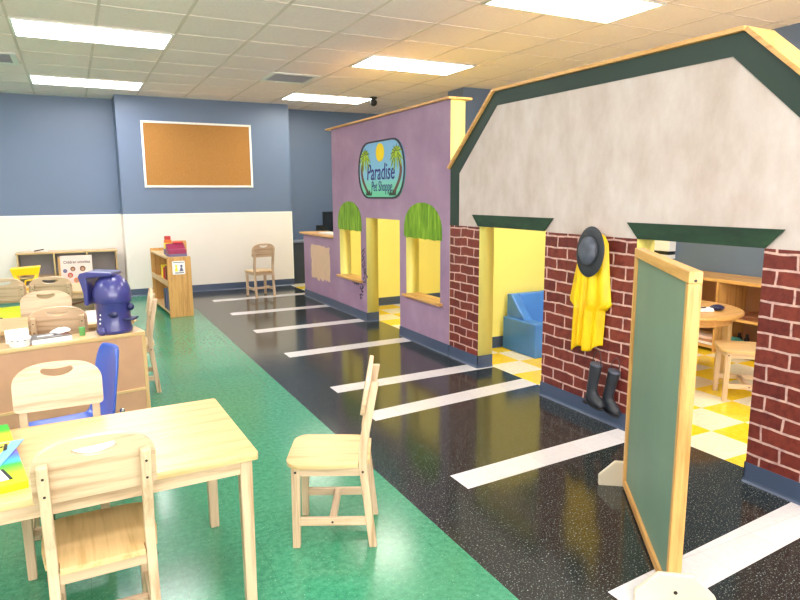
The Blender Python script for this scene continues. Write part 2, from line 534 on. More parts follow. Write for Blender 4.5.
# back wall and its projection
wall('wall_back', XL, XR, YB, YB + .1, ZW, H, 'blue_wall')
wall('wall_back', XL, .75, YB, YB + .1, 0, ZW, 'white_wall')
wall('wall_back', 2.9, XR, YB, YB + .1, 0, ZW, 'blue_wall')
wall('wall_back', .609, 3.012, YC, YB, ZW, H, 'blue_wall')
wall('wall_back', .609, 3.012, YC, YB, 0, ZW, 'white_wall')
m = MB(); m.box(.604, 3.017, YC - .006, YC + .05, ZW - .012, ZW + .006); m.box(3.0, 3.018, YC - .006, YB, .1, ZW)
struct('trim_1', m, 'white_trim')
m = MB(); m.box(XL, .603, YB - .006, YB + .01, ZW - .02, ZW + .0); struct('trim_2', m, 'white_trim')
def base_run(name, pts, z=.1):
    """cove base: a profile swept along straight runs; pts are (x0,y0,x1,y1,nx,ny)"""
    m = MB()
    for x0, y0, x1, y1, nx, ny in pts:
        prof = [(0, 0), (.016, 0), (.009, .008), (.006, .02), (.006, z), (0, z)]
        m.loft([[(x + nx * o, y + ny * o, h) for o, h in prof] for x, y in ((x0, y0), (x1, y1))])
    return m
struct('baseboard_back', base_run('b', [(.605, YC, 3.018, YC, 0, -1), (XL, YB, .603, YB, 0, -1), (3.02, YB, XR, YB, 0, -1), (.609, YB, .609, YC, -1, 0)]), 'base_blue')
wall('wall_right', XR, XR + .1, YF, YB, 0, H, 'blue_wall')
wall('wall_left', XL - .1, XL, YF, YB, 0, H, 'room_wall')
# wall behind the viewer, given an added wide window to brighten the room
WX0, WX1, WZ0, WZ1 = -2.6, 3.4, .75, 2.35
obj_w = plate_mesh([[(XL, 0), (XR, 0), (XR, H), (XL, H)], [(WX0, WZ0), (WX1, WZ0), (WX1, WZ1), (WX0, WZ1)]], .1, back_plane(YF - .05))
struct('wall_front', obj_w, 'room_wall')
m = MB()
for k in range(5):
    x = WX0 + (WX1 - WX0) * k / 4; m.box(x - .025, x + .025, YF - .08, YF - .02, WZ0, WZ1)
for z in (WZ0, WZ1): m.box(WX0, WX1, YF - .08, YF - .02, z - .025, z + .025)
struct('added_window_1', m, 'white_trim')
pl = bpy.data.lights.new('added_daylight_portal', 'AREA'); pl.shape = 'RECTANGLE'; pl.size = WX1 - WX0; pl.size_y = WZ1 - WZ0; pl.cycles.is_portal = True  # portal for the added window, which is never in view
po = bpy.data.objects.new('added_daylight_portal', pl); COL.objects.link(po); po.location = ((WX0 + WX1) / 2, YF - .12, (WZ0 + WZ1) / 2); po.rotation_euler = (R(90), 0, 0)
wall('wall_pier', 4.56, XR, 7.12, 7.5, 0, H, 'blue_wall')
# inner play-room walls (low, yellow)
m = MB(); m.box(XW + TH, XR, 7.2, 7.3, 0, 2.05); struct('wall_shop', m, 'yellow_wall')
struct('baseboard_shop', base_run('b', [(XW + TH, 7.2, XR, 7.2, 0, -1)]), 'base_blue')
m = MB(); m.box(XW + TH, XR, 4.66, 4.76, 0, 1.42); struct('wall_divider', m, 'yellow_wall')
struct('baseboard_divider', base_run('b', [(XW + TH, 4.66, XR, 4.66, 0, -1)]), 'base_blue')

# ceiling lights
lbl = {(1, 5.87): 'bright ceiling light panel at upper left, nearer of the two above the cork board side',
       (1, 8.43): 'ceiling light panel at upper left, farther one just before the blue wall',
       (2, 3.43): 'largest ceiling light panel, cut by the top edge above the gabled facade',
       (2, 5.87): 'ceiling light panel above the purple shop front, second nearest on the right',
       (2, 8.43): 'farthest ceiling light panel, beside the small black ceiling camera'}
for i in range(3):
    for y in LY:
        x0 = GX0 + (i - 1) * 5 * T; x1 = x0 + 2 * T; y1 = LYF[y]
        vis = (i, y) in lbl
        t = thing('ceiling_light', lbl.get((i, y), 'recessed ceiling light panel added out of the picture to brighten the room'), 'ceiling light', ((x0 + x1) / 2, (y + y1) / 2, H), 0, 'recessed ceiling light panels')
        a, b_ = (x1 - x0) / 2 - .006, (y1 - y) / 2 - .006
        fr = plate_mesh([[(-a, -b_), (a, -b_), (a, b_), (-a, b_)], [(-a + .02, -b_ + .02), (a - .02, -b_ + .02), (a - .02, b_ - .02), (-a + .02, b_ - .02)]], .012, Matrix.Translation((0, 0, -.008)))
        obj('frame', fr, 'white_trim', t)
        d = MB(); d.box(-a + .02, a - .02, -b_ + .02, b_ - .02, -.007, -.002)
        obj('diffuser', d, 'lamp_warm' if i == 2 else 'lamp', t)

# ceiling vents
def vent(loc, label, w=.56, l=.58):
    t = thing('ceiling_vent', label, 'vent', loc, 0, 'ceiling air vents')
    a, b_ = w / 2, l / 2
    obj('frame', plate_mesh([[(-a, -b_), (a, -b_), (a, b_), (-a, b_)], [(-a + .05, -b_ + .05), (a - .05, -b_ + .05), (a - .05, b_ - .05), (-a + .05, b_ - .05)]], .014, Matrix.Translation((0, 0, -.01))), 'white_trim', t)
    m = MB(); m.box(-a + .05, a - .05, -b_ + .05, b_ - .05, -.004, -.001); obj('backing', m, 'grey_metal', t)
    for k in range(7):
        yy = -b_ + .09 + k * (l - .18) / 6
        m = MB(); m.box(-a + .052, a - .052, yy - .02, yy + .02, -.009, -.006, Matrix.Rotation(R(22), 3, 'X'), (0, yy, -.008))
        obj('slat', m, 'grey_metal', t)
vent((2.36, 7.42, H), 'square grey louvred ceiling vent between light panels, above the cork board')
vent((-.65, 7.55, H), 'grey louvred ceiling vent cut by the left edge of the picture')

t = thing('security_camera', 'small black dome camera hanging from ceiling beside farthest light', 'camera', (3.87, 8.36, H))
m = MB(); m.lathe([(.05, 0), (.05, -.02), (.03, -.03), (.03, -.05)]); obj('mount', m, 'black_plastic', t, smooth=False)
m = MB(); m.ball((0, 0, -.075), .05, .05, .05); obj('dome', m, 'black_plastic', t, smooth=True)

# cork board on the projection
t = thing('cork_board', 'large orange cork notice board with white frame on blue wall', 'notice board', (1.67, YC, 1.965))
a, b_ = .757, .452
obj('frame', plate_mesh([[(-a, -b_), (a, -b_), (a, b_), (-a, b_)], [(-a + .028, -b_ + .028), (a - .028, -b_ + .028), (a - .028, b_ - .028), (-a + .028, b_ - .028)]], .024, back_plane(-.012)), 'white_trim', t, bevel=.003)
m = MB(); m.box(-a + .026, a - .026, -.012, -.001, -b_ + .026, b_ - .026); obj('cork_panel', m, 'cork', t)

# ------------------------------------------------------------------ play shop facade (purple)
U = lambda y: -y
shop = thing('shop_facade', 'purple painted play shop front with two green-topped windows, doorway and oval sign', 'facade', (0, 0, 0))
DY0, DY1, DZ = 5.53, 6.32, 1.148
outer = [(U(8.45), 0), (U(6.32), 0), (U(6.32), DZ), (U(5.52), DZ), (U(5.52), 0), (U(4.585), 0), (U(4.585), 2.16), (U(7.31), 2.16), (U(7.31), .872), (U(8.45), .872)]
def dome(cy, hw, z0, z1, n=16, drop=.0):
    return [(U(cy) - hw, z0)] + [(U(cy) - hw * math.cos(PI * k / n), z0 + .06 + (z1 - z0 - .06) * math.sin(PI * k / n) ** .8) for k in range(n + 1)] + [(U(cy) + hw, z0)]
w1 = [(U(7.10), .44), (U(6.47), .44), (U(6.47), 1.0), (U(7.10), 1.0)]
w2 = [(U(5.385), .44), (U(4.745), .44), (U(4.745), 1.0), (U(5.385), 1.0)]
me = plate_mesh([outer, w1, w2], TH, wall_plane(XW + TH / 2))
by_normal(me, lambda p: 0 if p.normal.x < -.5 else 1)
obj('wall_panel', me, ['purple', 'yellow_wall'], shop)
for cy, hw in ((6.785, .345), (5.065, .35)):
    base_z = .985
    pts = [(U(cy) - hw, base_z + .02)]
    pts += [(U(cy) - hw * math.cos(PI * k / 20), base_z + .05 + .285 * math.sin(PI * k / 20) ** .75) for k in range(21)]
    pts += [(U(cy) + hw, base_z + .01)]
    pts += [(U(cy) + hw * (1 - 2 * k / 12), base_z + .004 * math.sin(k * 2.1) + .008) for k in range(1, 12)]
    obj('awning', plate_mesh([pts], .008, wall_plane(XW - .004)), 'awning', shop)
for ya, yb in ((7.15, 6.43), (5.42, 4.70)):
    m = MB(); m.box(XW - .035, XW + TH + .01, yb, ya, .420, .446); obj('window_sill', m, 'oak_y', shop, bevel=.004)
# wooden caps
m = MB(); m.box(XW - .03, XW + TH + .06, 4.57, 7.43, 2.16, 2.18); obj('cap_trim', m, 'oak_y', shop, bevel=.003)
m = MB(); m.box(XW - .05, XW + TH + .22, 7.315, 8.49, .872, .895); obj('counter_cap', m, 'oak_y', shop, bevel=.003)
# base
for r_ in ([(XW, 8.455, XW, 6.315, -1, 0), (XW - .006, 6.32, XW + TH, 6.32, 0, -1)], [(XW, 5.525, XW, 4.585, -1, 0), (XW + TH, 5.52, XW - .006, 5.52, 0, 1)]):
    obj('baseboard', base_run('b', r_), 'base_blue', shop)
# bare patch where paint is missing
random.seed(3)
y0, y1, z0, z1 = 8.15, 7.45, .31, .74
pts = []
for k in range(14): pts.append((U(y0) + (U(y1) - U(y0)) * k / 14, z0 + random.uniform(-.035, .02)))
for k in range(8): pts.append((U(y1) + random.uniform(-.015, .012), z0 + (z1 - z0) * k / 8))
for k in range(14): pts.append((U(y1) + (U(y0) - U(y1)) * k / 14, z1 + random.uniform(-.015, .012)))
for k in range(8): pts.append((U(y0) + random.uniform(-.02, .02), z1 + (z0 - z1) * k / 8))
o = obj('bare_patch', plate_mesh([pts], .002, wall_plane(XW - .001)), 'beige_patch', shop); o['label'] = 'beige unpainted patch'
# painted vine beside the doorway
random.seed(11)
vm = []
for k in range(34):
    f = k / 33
    z = .80 - .56 * f; yy = 6.385 + .035 * math.sin(f * 9) + (max(0, f - .55) * .22)
    for q in range(2):
        vm.append(plate_mesh([ellipse(U(yy) + random.uniform(-.03, .03) * (1 + f), z + random.uniform(-.012, .012), .020, .006, 8, random.uniform(-1.2, 1.2))], .002, wall_plane(XW - .001 - .0002 * q)))
for k in range(9):
    vm.append(plate_mesh([ellipse(U(6.55 + .02 * k), .40 + .02 * math.sin(k * 2), .016, .006, 8, random.uniform(.6, 1.6))], .002, wall_plane(XW - .001)))
vo = obj('painted_vine', merge(vm), 'ink_dark', shop)
# oval sign
sg_y, W0 = 5.935, .553
def barrel(s):
    """flat top and bottom, bulging sides"""
    top, bot, hw, ht, mid = 1.935, 1.352, .29, .34, 1.645
    pts = []
    for k in range(15):
        a = PI * k / 14
        zz = mid + math.cos(a) * .5 * (top - bot)
        pts.append((1, zz, .29 + (.553 - .29) * math.sin(a) ** .9 * (1.0)))
    right = [(w * s, mid + (z - mid) * s) for _, z, w in pts]
    left = [(-x, z) for x, z in reversed(right)]
    return [(U(sg_y) + x, z) for x, z in right + left]
sign = obj('sign_panel', plate_mesh([barrel(1.0)], .006, wall_plane(XW - .003)), 'sign', shop)
obj('sign_border', plate_mesh([barrel(1.0), list(reversed(barrel(.945)))], .004, wall_plane(XW - .008)), 'ink_dark', sign)
P1 = wall_plane(XW - .0072)
obj('painted_sun', plate_mesh([ellipse(U(sg_y) - .0, 1.815, .098, .092)], .002, P1), 'sun_paint', sign)
def palm(cx, sgn):
    tr = []
    N = 12
    L, Rr = [], []
    for k in range(N + 1):
        f = k / N; z = 1.40 + .42 * f
        xx = U(sg_y) + sgn * (.29 * (1 - f) + .37 * f + .13 * math.sin(PI * f))
        w = .030 - .010 * f
        L.append((xx - w, z)); Rr.append((xx + w, z))
    obj('palm_trunk', plate_mesh([L + Rr[::-1]], .002, P1), 'trunk_paint', sign)
    tx, tz = (L[-1][0] + Rr[-1][0]) / 2, 1.82
    fr, lines = [], []
    for ang, ln in ((175, .13), (150, .11), (120, .10), (85, .10), (50, .11), (20, .13), (-20, .15), (200, .15), (225, .17), (-45, .16), (-75, .15), (250, .17)):
        a = R(ang)
        pts = []
        for s2 in (1, -1):
            seq = range(0, 9) if s2 == 1 else range(8, -1, -1)
            for k in seq:
                f = k / 8
                px = tx + ln * f * math.cos(a); pz = tz + ln * .9 * f * math.sin(a) - .06 * f * f
                wd = .020 * math.sin(PI * min(1, f * .9 + .1)) * (1 if k % 2 else .55)
                pts.append((px - math.sin(a) * wd * s2, pz + math.cos(a) * wd * s2))
        fr.append(plate_mesh([pts], .002, wall_plane(XW - .0085 - .0002 * len(fr))))
        lines.append(plate_mesh([ellipse(tx + ln * .5 * math.cos(a), tz + ln * .5 * math.sin(a) - .03, ln * .42, .004, 10, a - .25 * (1 if math.cos(a) > 0 else -1))], .001, wall_plane(XW - .0112)))
    obj('palm_fronds', merge(fr), 'palm_paint', sign)
    obj('frond_lines', merge(lines), 'ink_dark', sign)
palm(U(sg_y) - .34, -1); palm(U(sg_y) + .34, 1)
for s in (-1, 1):
    q = U(sg_y) + s * .28
    obj('grass_tuft', plate_mesh([[(q - .07, 1.385), (q + .07, 1.385), (q + .08, 1.43), (q + .04, 1.40), (q + .015, 1.445), (q - .01, 1.40), (q - .045, 1.44), (q - .05, 1.40), (q - .085, 1.425)]], .002, wall_plane(XW - .009)), 'lintel', sign)
obj('lettering', text_mesh('Paradise', .235, wall_plane(XW - .009, sg_y + .0, 1.545), .002, .16, .84, .0008), 'ink', sign)
obj('lettering', text_mesh('Pet Shoppe', .15, wall_plane(XW - .009, sg_y - .03, 1.428), .002, .1, .72, -.0008), 'ink', sign)

# ------------------------------------------------------------------ gabled brick facade
house = thing('house_facade', 'gabled play house front, taupe plaster over painted red brick with dark green trim', 'facade', (0, 0, 0))
ya, yb = 4.575, 1.43       # left (far) and right (near) ends
D1a, D1b, D2a, D2b, DH = 4.145, 3.355, 2.574, 1.826, 1.15
gl = [(ya, 1.605), (3.97, 2.125), (2.0, 2.12), (yb, 1.605)]
outer = [(U(ya), 0), (U(D1a), 0), (U(D1a), DH), (U(D1b), DH), (U(D1b), 0), (U(D2a), 0), (U(D2a), DH), (U(D2b), DH), (U(D2b), 0), (U(yb), 0)] + [(U(y), z) for y, z in reversed(gl)]
me = plate_mesh([outer], TH, wall_plane(XW + TH / 2))
by_normal(me, lambda p: 0 if p.normal.x < -.5 else 1)
obj('wall_panel', me, ['plaster', 'yellow_wall'], house)
for y1, y0 in ((ya, D1a), (D1b, D2a), (D2b, yb)):
    z = 1.137
    obj('brick_panel', plate_mesh([[(U(y1), .09), (U(y0), .09), (U(y0), z), (U(y1), z)]], .004, wall_plane(XW - .002)), 'brick', house)
bw = .13
inner = [(U(ya) + bw, 1.137), (U(ya) + bw, 1.56), (U(3.94), 2.03), (U(2.06), 2.02), (U(yb) - bw, 1.56), (U(yb) - bw, 1.137)]
obj('green_border', plate_mesh([[(U(ya), 1.137)] + [(U(y), z) for y, z in gl] + [(U(yb), 1.137)] + inner[::-1]], .006, wall_plane(XW - .003)), 'dark_green', house)
for y1, y0, dz in ((4.235, 3.275, 0), (2.645, 1.735, -.005)):
    obj('lintel', plate_mesh([[(U(y1), 1.232 + dz), (U(y1) + .085, 1.143 + dz), (U(y0) - .085, 1.143 + dz), (U(y0), 1.232 + dz)]], .012, wall_plane(XW - .010)), 'lintel', house, bevel=.002)
# wooden capping along the gable
cap_pts = [(ya + .006, 1.596)] + gl[1:3] + [(yb - .02, 1.60)]
for (y1, z1), (y0, z0) in zip(cap_pts, cap_pts[1:]):
    d = Vector((0, y0 - y1, z0 - z1)).normalized(); n = Vector((0, -d.z, d.y)); n = n if n.z > 0 else -n
    a, b_ = Vector((XW + TH / 2, y1, z1)) + n * .013, Vector((XW + TH / 2, y0, z0)) + n * .013
    m = MB()
    q = lambda c: [c + Vector((sx * (TH / 2 + .028), 0, 0)) + n * sz * .011 for sx, sz in ((-1, -1), (1, -1), (1, 1), (-1, 1))]
    m.loft([q(a), q(b_)])
    obj('cap_trim', m, 'oak_y', house, bevel=.002)
for r_ in ([(XW, ya, XW, D1a - .006, -1, 0), (XW - .006, D1a, XW + TH, D1a, 0, -1)],
           [(XW, D1b + .006, XW, D2a - .006, -1, 0), (XW - .006, D1b, XW + TH, D1b, 0, 1), (XW - .006, D2a, XW + TH, D2a, 0, -1)],
           [(XW, D2b + .006, XW, yb, -1, 0), (XW - .006, D2b, XW + TH, D2b, 0, 1)]):
    obj('baseboard', base_run('b', r_), 'base_blue', house)

# raincoat, hat and boots on the middle brick pier
def raincoat():
    t = thing('raincoat', 'bright yellow raincoat hanging on brick pier below dark hat', 'coat', (XW - .005, 2.880, 0))
    # body: folds run down; local y: + is left in the picture
    NV, NU = 50, 72
    rows_ = []
    def half(f):                                                   # half-width from collar to hem, flaring at the short cape sleeves
        ks = ((0, .07), (.06, .100), (.30, .128), (.56, .158), (.60, .156), (.64, .122), (1, .122))
        for (a, p), (b, q) in zip(ks, ks[1:]):
            if f <= b: return 1.1 * (p + (q - p) * (f - a) / (b - a))
        return .134
    for i in range(NV + 1):
        f = i / NV; z = 1.14 - .70 * f
        r = []
        for k in range(NU + 1):
            s = -1 + 2 * k / NU
            yy = .005 + .03 * f + s * half(f)
            fold = .5 + .5 * math.sin(s * 15 + math.sin(f * 3) * .4 + .9 * math.sin(s * 5))
            dep = (.012 + .05 * (1 - abs(s) ** 2.2)) * (.5 + .5 * min(1, f * 3)) + .030 * fold * min(1, .25 + f) * (1 - abs(s) ** 6)
            zz = z + (.018 * math.sin(s * 6 + 1) - .02 * s) * (f ** 6)
            r.append((-dep, yy, zz))
        rows_.append(r)
    m = MB(); m.loft(rows_, cap=False, closed=False)
    o = obj('coat_body', m, 'coat', t, smooth=True)
    so = o.modifiers.new('thick', 'SOLIDIFY'); so.thickness = .004; so.offset = -1
    # cuffs of the two short sleeves, hanging just below the flare
    for sg in (1, -1):
        mm = MB(); mm.sweep([(-.012, .02 + sg * .132, .700), (-.022, .02 + sg * .152, .722), (-.012, .02 + sg * .170, .745)], (.012), 10, .8); obj('cuff', mm, 'coat', t, smooth=True)
    mm = MB(); mm.sweep([(-.02, -.07, 1.13), (-.05, -.03, 1.15), (-.055, .02, 1.15), (-.02, .075, 1.13)], .018, 10); obj('collar', mm, 'coat', t, smooth=True)
raincoat()

t = thing('hat', 'dark slate brimmed hat hung over collar of yellow raincoat', 'hat', (XW - .068, 2.856, 1.045))
t.rotation_euler = (0, R(4), 0)
rings = []
N = 40
for (a, b_, d, oz) in ((.0, .0, .0, 0), (.06, .08, .004, 0), (.095, .13, -.004, 0), (.112, .148, .010, -.004), (.114, .151, .014, -.004), (.112, .148, .018, -.004), (.095, .13, .004, 0)):
    pass
prof = [(.060, .082, .012), (.085, .115, .006), (.104, .140, .000), (.113, .150, .008), (.114, .152, .013), (.110, .147, .016), (.086, .118, .016), (.066, .090, .022)]
m = MB(); m.loft([[(-d, a * math.cos(2 * PI * k / N), b_ * math.sin(2 * PI * k / N) * (1.0 if math.sin(2 * PI * k / N) > 0 else 1.0)) for k in range(N)] for a, b_, d in prof])
obj('brim', m, 'rubber', t, smooth=True)
cr = [(.068, .088, .020), (.067, .086, .030), (.063, .081, .044), (.055, .071, .054), (.040, .052, .060), (.018, .024, .062)]
m = MB(); m.loft([[(-d, a * math.cos(2 * PI * k / N) * (1 + .03 * math.sin(k * 1.2)), .006 + b_ * math.sin(2 * PI * k / N)) for k in range(N)] for a, b_, d in cr])
obj('crown', m, 'rubber_light', t, smooth=True)
m = MB(); m.loft([[(-d, a * math.cos(2 * PI * k / N), .006 + b_ * math.sin(2 * PI * k / N)) for k in range(N)] for a, b_, d in ((.070, .090, .018), (.074, .094, .020), (.074, .094, .028), (.070, .090, .032))])
obj('hat_band', m, 'rubber', t, smooth=True)

def boot(loc, label, rot, s=1.0):
    t = thing('rubber_boot', label, 'boot', loc, 0, 'dark rubber boots hung on the brick pier')
    t.rotation_euler = (rot, 0, 0); t.scale = (s * .92, s * .86, s * 1.02)
    # local: -y is the toe direction (right in the picture), z up, shaft top at z=.27
    secs = [(.000, .272, .038, .046, 0), (.000, .262, .040, .049, 0), (0, .21, .038, .046, 0), (.0, .15, .037, .043, 0), (.0, .105, .036, .043, .15), (-.008, .070, .036, .048, .45), (-.03, .047, .037, .046, .95), (-.065, .036, .038, .037, 1.35), (-.10, .030, .040, .030, 1.5), (-.125, .027, .033, .023, 1.57), (-.138, .025, .016, .012, 1.57)]
    rings = []
    for y_, z_, a, b_, ang in secs:
        rings.append([(a * math.cos(2 * PI * k / 20), y_ - math.cos(ang) * b_ * math.sin(2 * PI * k / 20), z_ + (math.sin(ang) * b_ * math.sin(2 * PI * k / 20)) * -1 * -1) for k in range(20)])
    m = MB(); m.loft(rings); m.ball((0, .002, .042), .036, .043, .046, 18, 10); obj('boot_upper', m, 'rubber', t, smooth=True)
    out = [(.036 * math.sin(2 * PI * k / 24) * (1.0 if math.cos(2 * PI * k / 24) > -.2 else .85), -.052 + .092 * -math.cos(2 * PI * k / 24)) for k in range(24)]
    obj('sole', plate_mesh([out], .014, Matrix.Translation((0, 0, -.002))), 'black_plastic', t, bevel=.003)
    m = MB(); m.box(-.03, .03, .0, .045, -.016, -.004); obj('heel', m, 'black_plastic', t, bevel=.004)
    m = MB(); m.loft([[(q * .85 * math.cos(2 * PI * k / 20), q * math.sin(2 * PI * k / 20), .262 + z_) for k in range(20)] for q, z_ in ((.044, 0), (.049, .002), (.049, .012), (.044, .014))]); obj('cuff', m, 'rubber_light', t, smooth=True)
    m = MB(); m.sweep([(0, .046, .262), (.0, .036, .33), (0, .012, .362), (0, -.012, .36), (0, -.036, .325), (0, -.046, .262)], .0035, 8); obj('strap', m, 'strap', t, smooth=True)
boot((XW - .125, 2.760, .145), 'dark rubber boot hung by a strap on brick pier, left of the pair', R(10), .9)
boot((XW - .046, 2.71, .112), 'dark rubber boot hung by a strap on brick pier, right of the pair', R(14), .9)

# ------------------------------------------------------------------ child chairs
def make_chair(name='child_chair'):
    t = thing(name, 'chair', 'chair', (0, 0, 0), 0, 'wooden child chairs')
    PX = .13
    post = [(-.160, 0), (-.124, .34), (-.125, .42), (-.174, .68)]   # (y, z) centre line of a rear leg
    for s in (-1, 1):
        m = MB()
        rings = []
        for (y_, z_) in post:
            hw = .0145; hd = .0165 if z_ > .1 else .0155
            rings.append([(s * PX + a * hw, y_ + b_ * hd, z_) for a, b_ in ((-1, -1), (1, -1), (1, 1), (-1, 1))])
        m.loft(rings); obj('leg', m, 'birch_z', t, bevel=.004)
    for s in (-1, 1):
        m = MB(); m.hexa([(s * PX + a * .015, .145 + b_ * .015, 0) for a, b_ in ((-1, -1), (1, -1), (1, 1), (-1, 1))],
                         [(s * PX + a * .017, .140 + b_ * .017, .338) for a, b_ in ((-1, -1), (1, -1), (1, 1), (-1, 1))])
        obj('leg', m, 'birch_z', t, bevel=.004)
    # rails and stretchers
    for s in (-1, 1):
        m = MB(); m.box(s * PX - .009, s * PX + .009, -.110, .128, .302, .338); r_ = obj('seat_rail', m, 'birch_y', t, bevel=.002)
        for yy in (-.124, .140):
            b2 = MB(); b2.sweep([(s * PX + s * .0168, yy, .322), (s * PX + s * .019, yy, .322)], .005, 10); obj('bolt', b2, 'screw', r_)
        m = MB(); m.box(s * PX - .008, s * PX + .008, -.138, .136, .092, .126); st_ = obj('stretcher', m, 'birch_y', t, bevel=.003)
        b2 = MB(); b2.sweep([(s * PX + s * .008, .0, .108), (s * PX + s * .0105, .0, .108)], .0045, 10); obj('bolt', b2, 'screw', st_)
    for yy in (-.122, .138):
        m = MB(); m.box(-PX + .012, PX - .012, yy - .009, yy + .009, .30, .338); obj('seat_rail', m, 'birch_x', t, bevel=.002)
    m = MB(); m.box(-PX + .008, PX - .008, -.014, .014, .096, .122); obj('cross_stretcher', m, 'birch_x', t, bevel=.003)
    # seat: rounded front, notched between the rear posts
    out = [(-.112, -.150), (.112, -.150), (.112, -.108), (.150, -.105), (.160, -.02)]
    for k in range(9):
        a = .5 * PI * k / 8; out.append((.162 - .07 + .07 * math.cos(a), .125 + .055 * math.sin(a)))
    for k in range(9):
        a = .5 * PI * (1 + k / 8); out.append((-.162 + .07 + .07 * math.cos(a), .125 + .055 * math.sin(a)))
    out += [(-.160, -.02), (-.150, -.105), (-.112, -.108)]
    obj('seat', plate_mesh([out], .018, Matrix.Translation((0, 0, .350))), 'maple_y', t, bevel=.005, seg=3)
    # back panel with hand-hole: built upright then leaned and set in front of the posts
    W = .160; zb, zs, zt = .555, .662, .744
    o2 = rrect(-W, W, zb, zs, (.018, .018, .0001, .0001), 4)
    o2 = [p for p in o2 if p[1] < zs - .005]
    nl = 22
    o2 = [(-W, zb + .018)] + [(-W + .018 - .018 * math.cos(a), zb + .018 - .018 * math.sin(a)) for a in (R(30), R(60), R(90))] + [(W - .018 + .018 * math.sin(a), zb + .018 - .018 * math.cos(a)) for a in (0, R(30), R(60), R(90))]
    for k in range(nl + 1):
        a = PI * k / nl
        x = math.cos(a); o2.append((W * math.copysign(abs(x) ** .72, x), zs - .004 + (zt - zs + .004) * math.sin(a) ** .95))
    hole = []
    for k in range(11): 
        f = -1 + 2 * k / 10; hole.append((.050 * f, .704 - .010 * (1 - f * f)))
    hole = [(.05 * (-1 + 2 * k / 10), .698 - .013 * (1 - (-1 + 2 * k / 10) ** 2)) for k in range(11)] + [(.058, .706), (.058, .714)] + [(.05 * (1 - 2 * k / 10), .722 - .006 * (1 - (1 - 2 * k / 10) ** 2)) for k in range(11)] + [(-.058, .714), (-.058, .706)]
    # lean: the upper posts run from (-.130,.42) to (-.168,.69)
    ang = math.atan2(.049, .26)
    mt = Matrix.Translation((0, -.125 + .0165 + .009, .42)) @ Matrix.Rotation(ang, 4, 'X') @ Matrix.Translation((0, 0, -.42)) @ Matrix(((1, 0, 0, 0), (0, 0, -1, 0), (0, 1, 0, 0), (0, 0, 0, 1)))
    obj('backrest', plate_mesh([o2, hole], .016, mt), 'birch_x', t, bevel=.004, seg=3)
    for s in (-1, 1):
        for z_ in (.59, .645):
            b2 = MB(); yy = -.125 - (z_ - .42) * .1885 - .0157
            b2.sweep([(s * PX, yy, z_), (s * PX, yy - .0015, z_)], .004, 8); obj('screw', b2, 'screw', t)
    return t
def face(dx, dy): return math.atan2(dy, dx) - PI / 2
chairs = [
    ((.880, 2.330, 0), face(-.896, .443), 'pale wooden child chair standing alone beside table end on green floor, side on'),
    ((-.004, 2.035, 0), R(1), 'nearest wooden child chair, seen from behind, pushed up to big table'),
    ((-.110, 2.67, 0), R(180), 'wooden child chair across the big table, in front of blue chair, facing viewer'),
    ((.295, 4.83, 0), R(87), 'wooden child chair seen edge on at right end of cluttered counter'),
    ((-.13, 4.44, 0), R(-2), 'wooden child chair seen from behind just past books on cluttered counter'),
    ((-.58, 4.30, 0), R(-2), 'wooden child chair cut by left picture edge, behind white card on counter'),
    ((-.226, 4.92, 0), R(178), 'whitish wooden child chair facing viewer, behind the books on counter'),
    ((-.210, 6.12, 0), R(-3), 'wooden child chair with dark hand-hole in front of yellow toy, seen from behind'),
    ((-.55, 6.16, 0), R(-3), 'wooden child chair at left edge behind lime green bag, seen from behind'),
    ((2.262, 8.74, 0), face(-.045, .3), 'tall wooden child chair standing alone before white wainscot of back wall'),
    ((4.005, 2.665, 0), face(-.75, .66), 'wooden child chair inside the brick play house by round table'),
]
c0 = make_chair()
for i, (loc, rz, lab) in enumerate(chairs):
    if i == 0:
        c0.location = loc; c0.rotation_euler.z = rz; c0['label'] = lab; c = c0
    else: c = dup(c0, 'child_chair', loc, rz, lab)
    if i == 9: c.scale = (1.03, 1.03, 1.01)

# ------------------------------------------------------------------ tables
def table(name, label, loc, rz, L, D, h, inset=.03, group=None, ix=None):
    t = thing(name, label, 'table', loc, rz, group)
    obj('tabletop', plate_mesh([rrect(-L, 0, 0, D, .012, 3)], .024, Matrix.Translation((0, 0, h - .012))), 'maple_x', t, bevel=.006, seg=3)
    lw = .042; ix = ix or inset
    for x in (-L + ix + lw / 2, -ix - lw / 2):
        for y_ in (inset + lw / 2, D - inset - lw / 2):
            m = MB(); m.hexa([(x + a * lw * .43, y_ + b_ * lw * .43, 0) for a, b_ in ((-1, -1), (1, -1), (1, 1), (-1, 1))],
                             [(x + a * lw / 2, y_ + b_ * lw / 2, h - .024) for a, b_ in ((-1, -1), (1, -1), (1, 1), (-1, 1))])
            obj('leg', m, 'birch_z', t, bevel=.004)
    for y_ in (inset - .004, D - inset - .016):
        m = MB(); m.box(-L + ix + lw, -ix - lw, y_, y_ + .02, h - .07, h - .024); obj('apron', m, 'birch_x', t, bevel=.002)
    for x in (-L + ix - .004, -ix - .016):
        m = MB(); m.box(x, x + .02, inset + lw, D - inset - lw, h - .07, h - .024); obj('apron', m, 'birch_y', t, bevel=.002)
    return t
table('classroom_table', 'big low wooden table in the left foreground with rainbow box on it', (.484, 1.985, 0), R(1.4), 1.22, .655, .55, .018)
table('classroom_table', 'low wooden table with white papers behind the counter of toys', (.30, 4.44, 0), R(0), 1.5, .50, .585, .03, None, .2)
table('classroom_table', 'low wooden table carrying yellow plastic toy, farthest at left', (.20, 6.22, 0), R(0), 1.5, .62, .57)

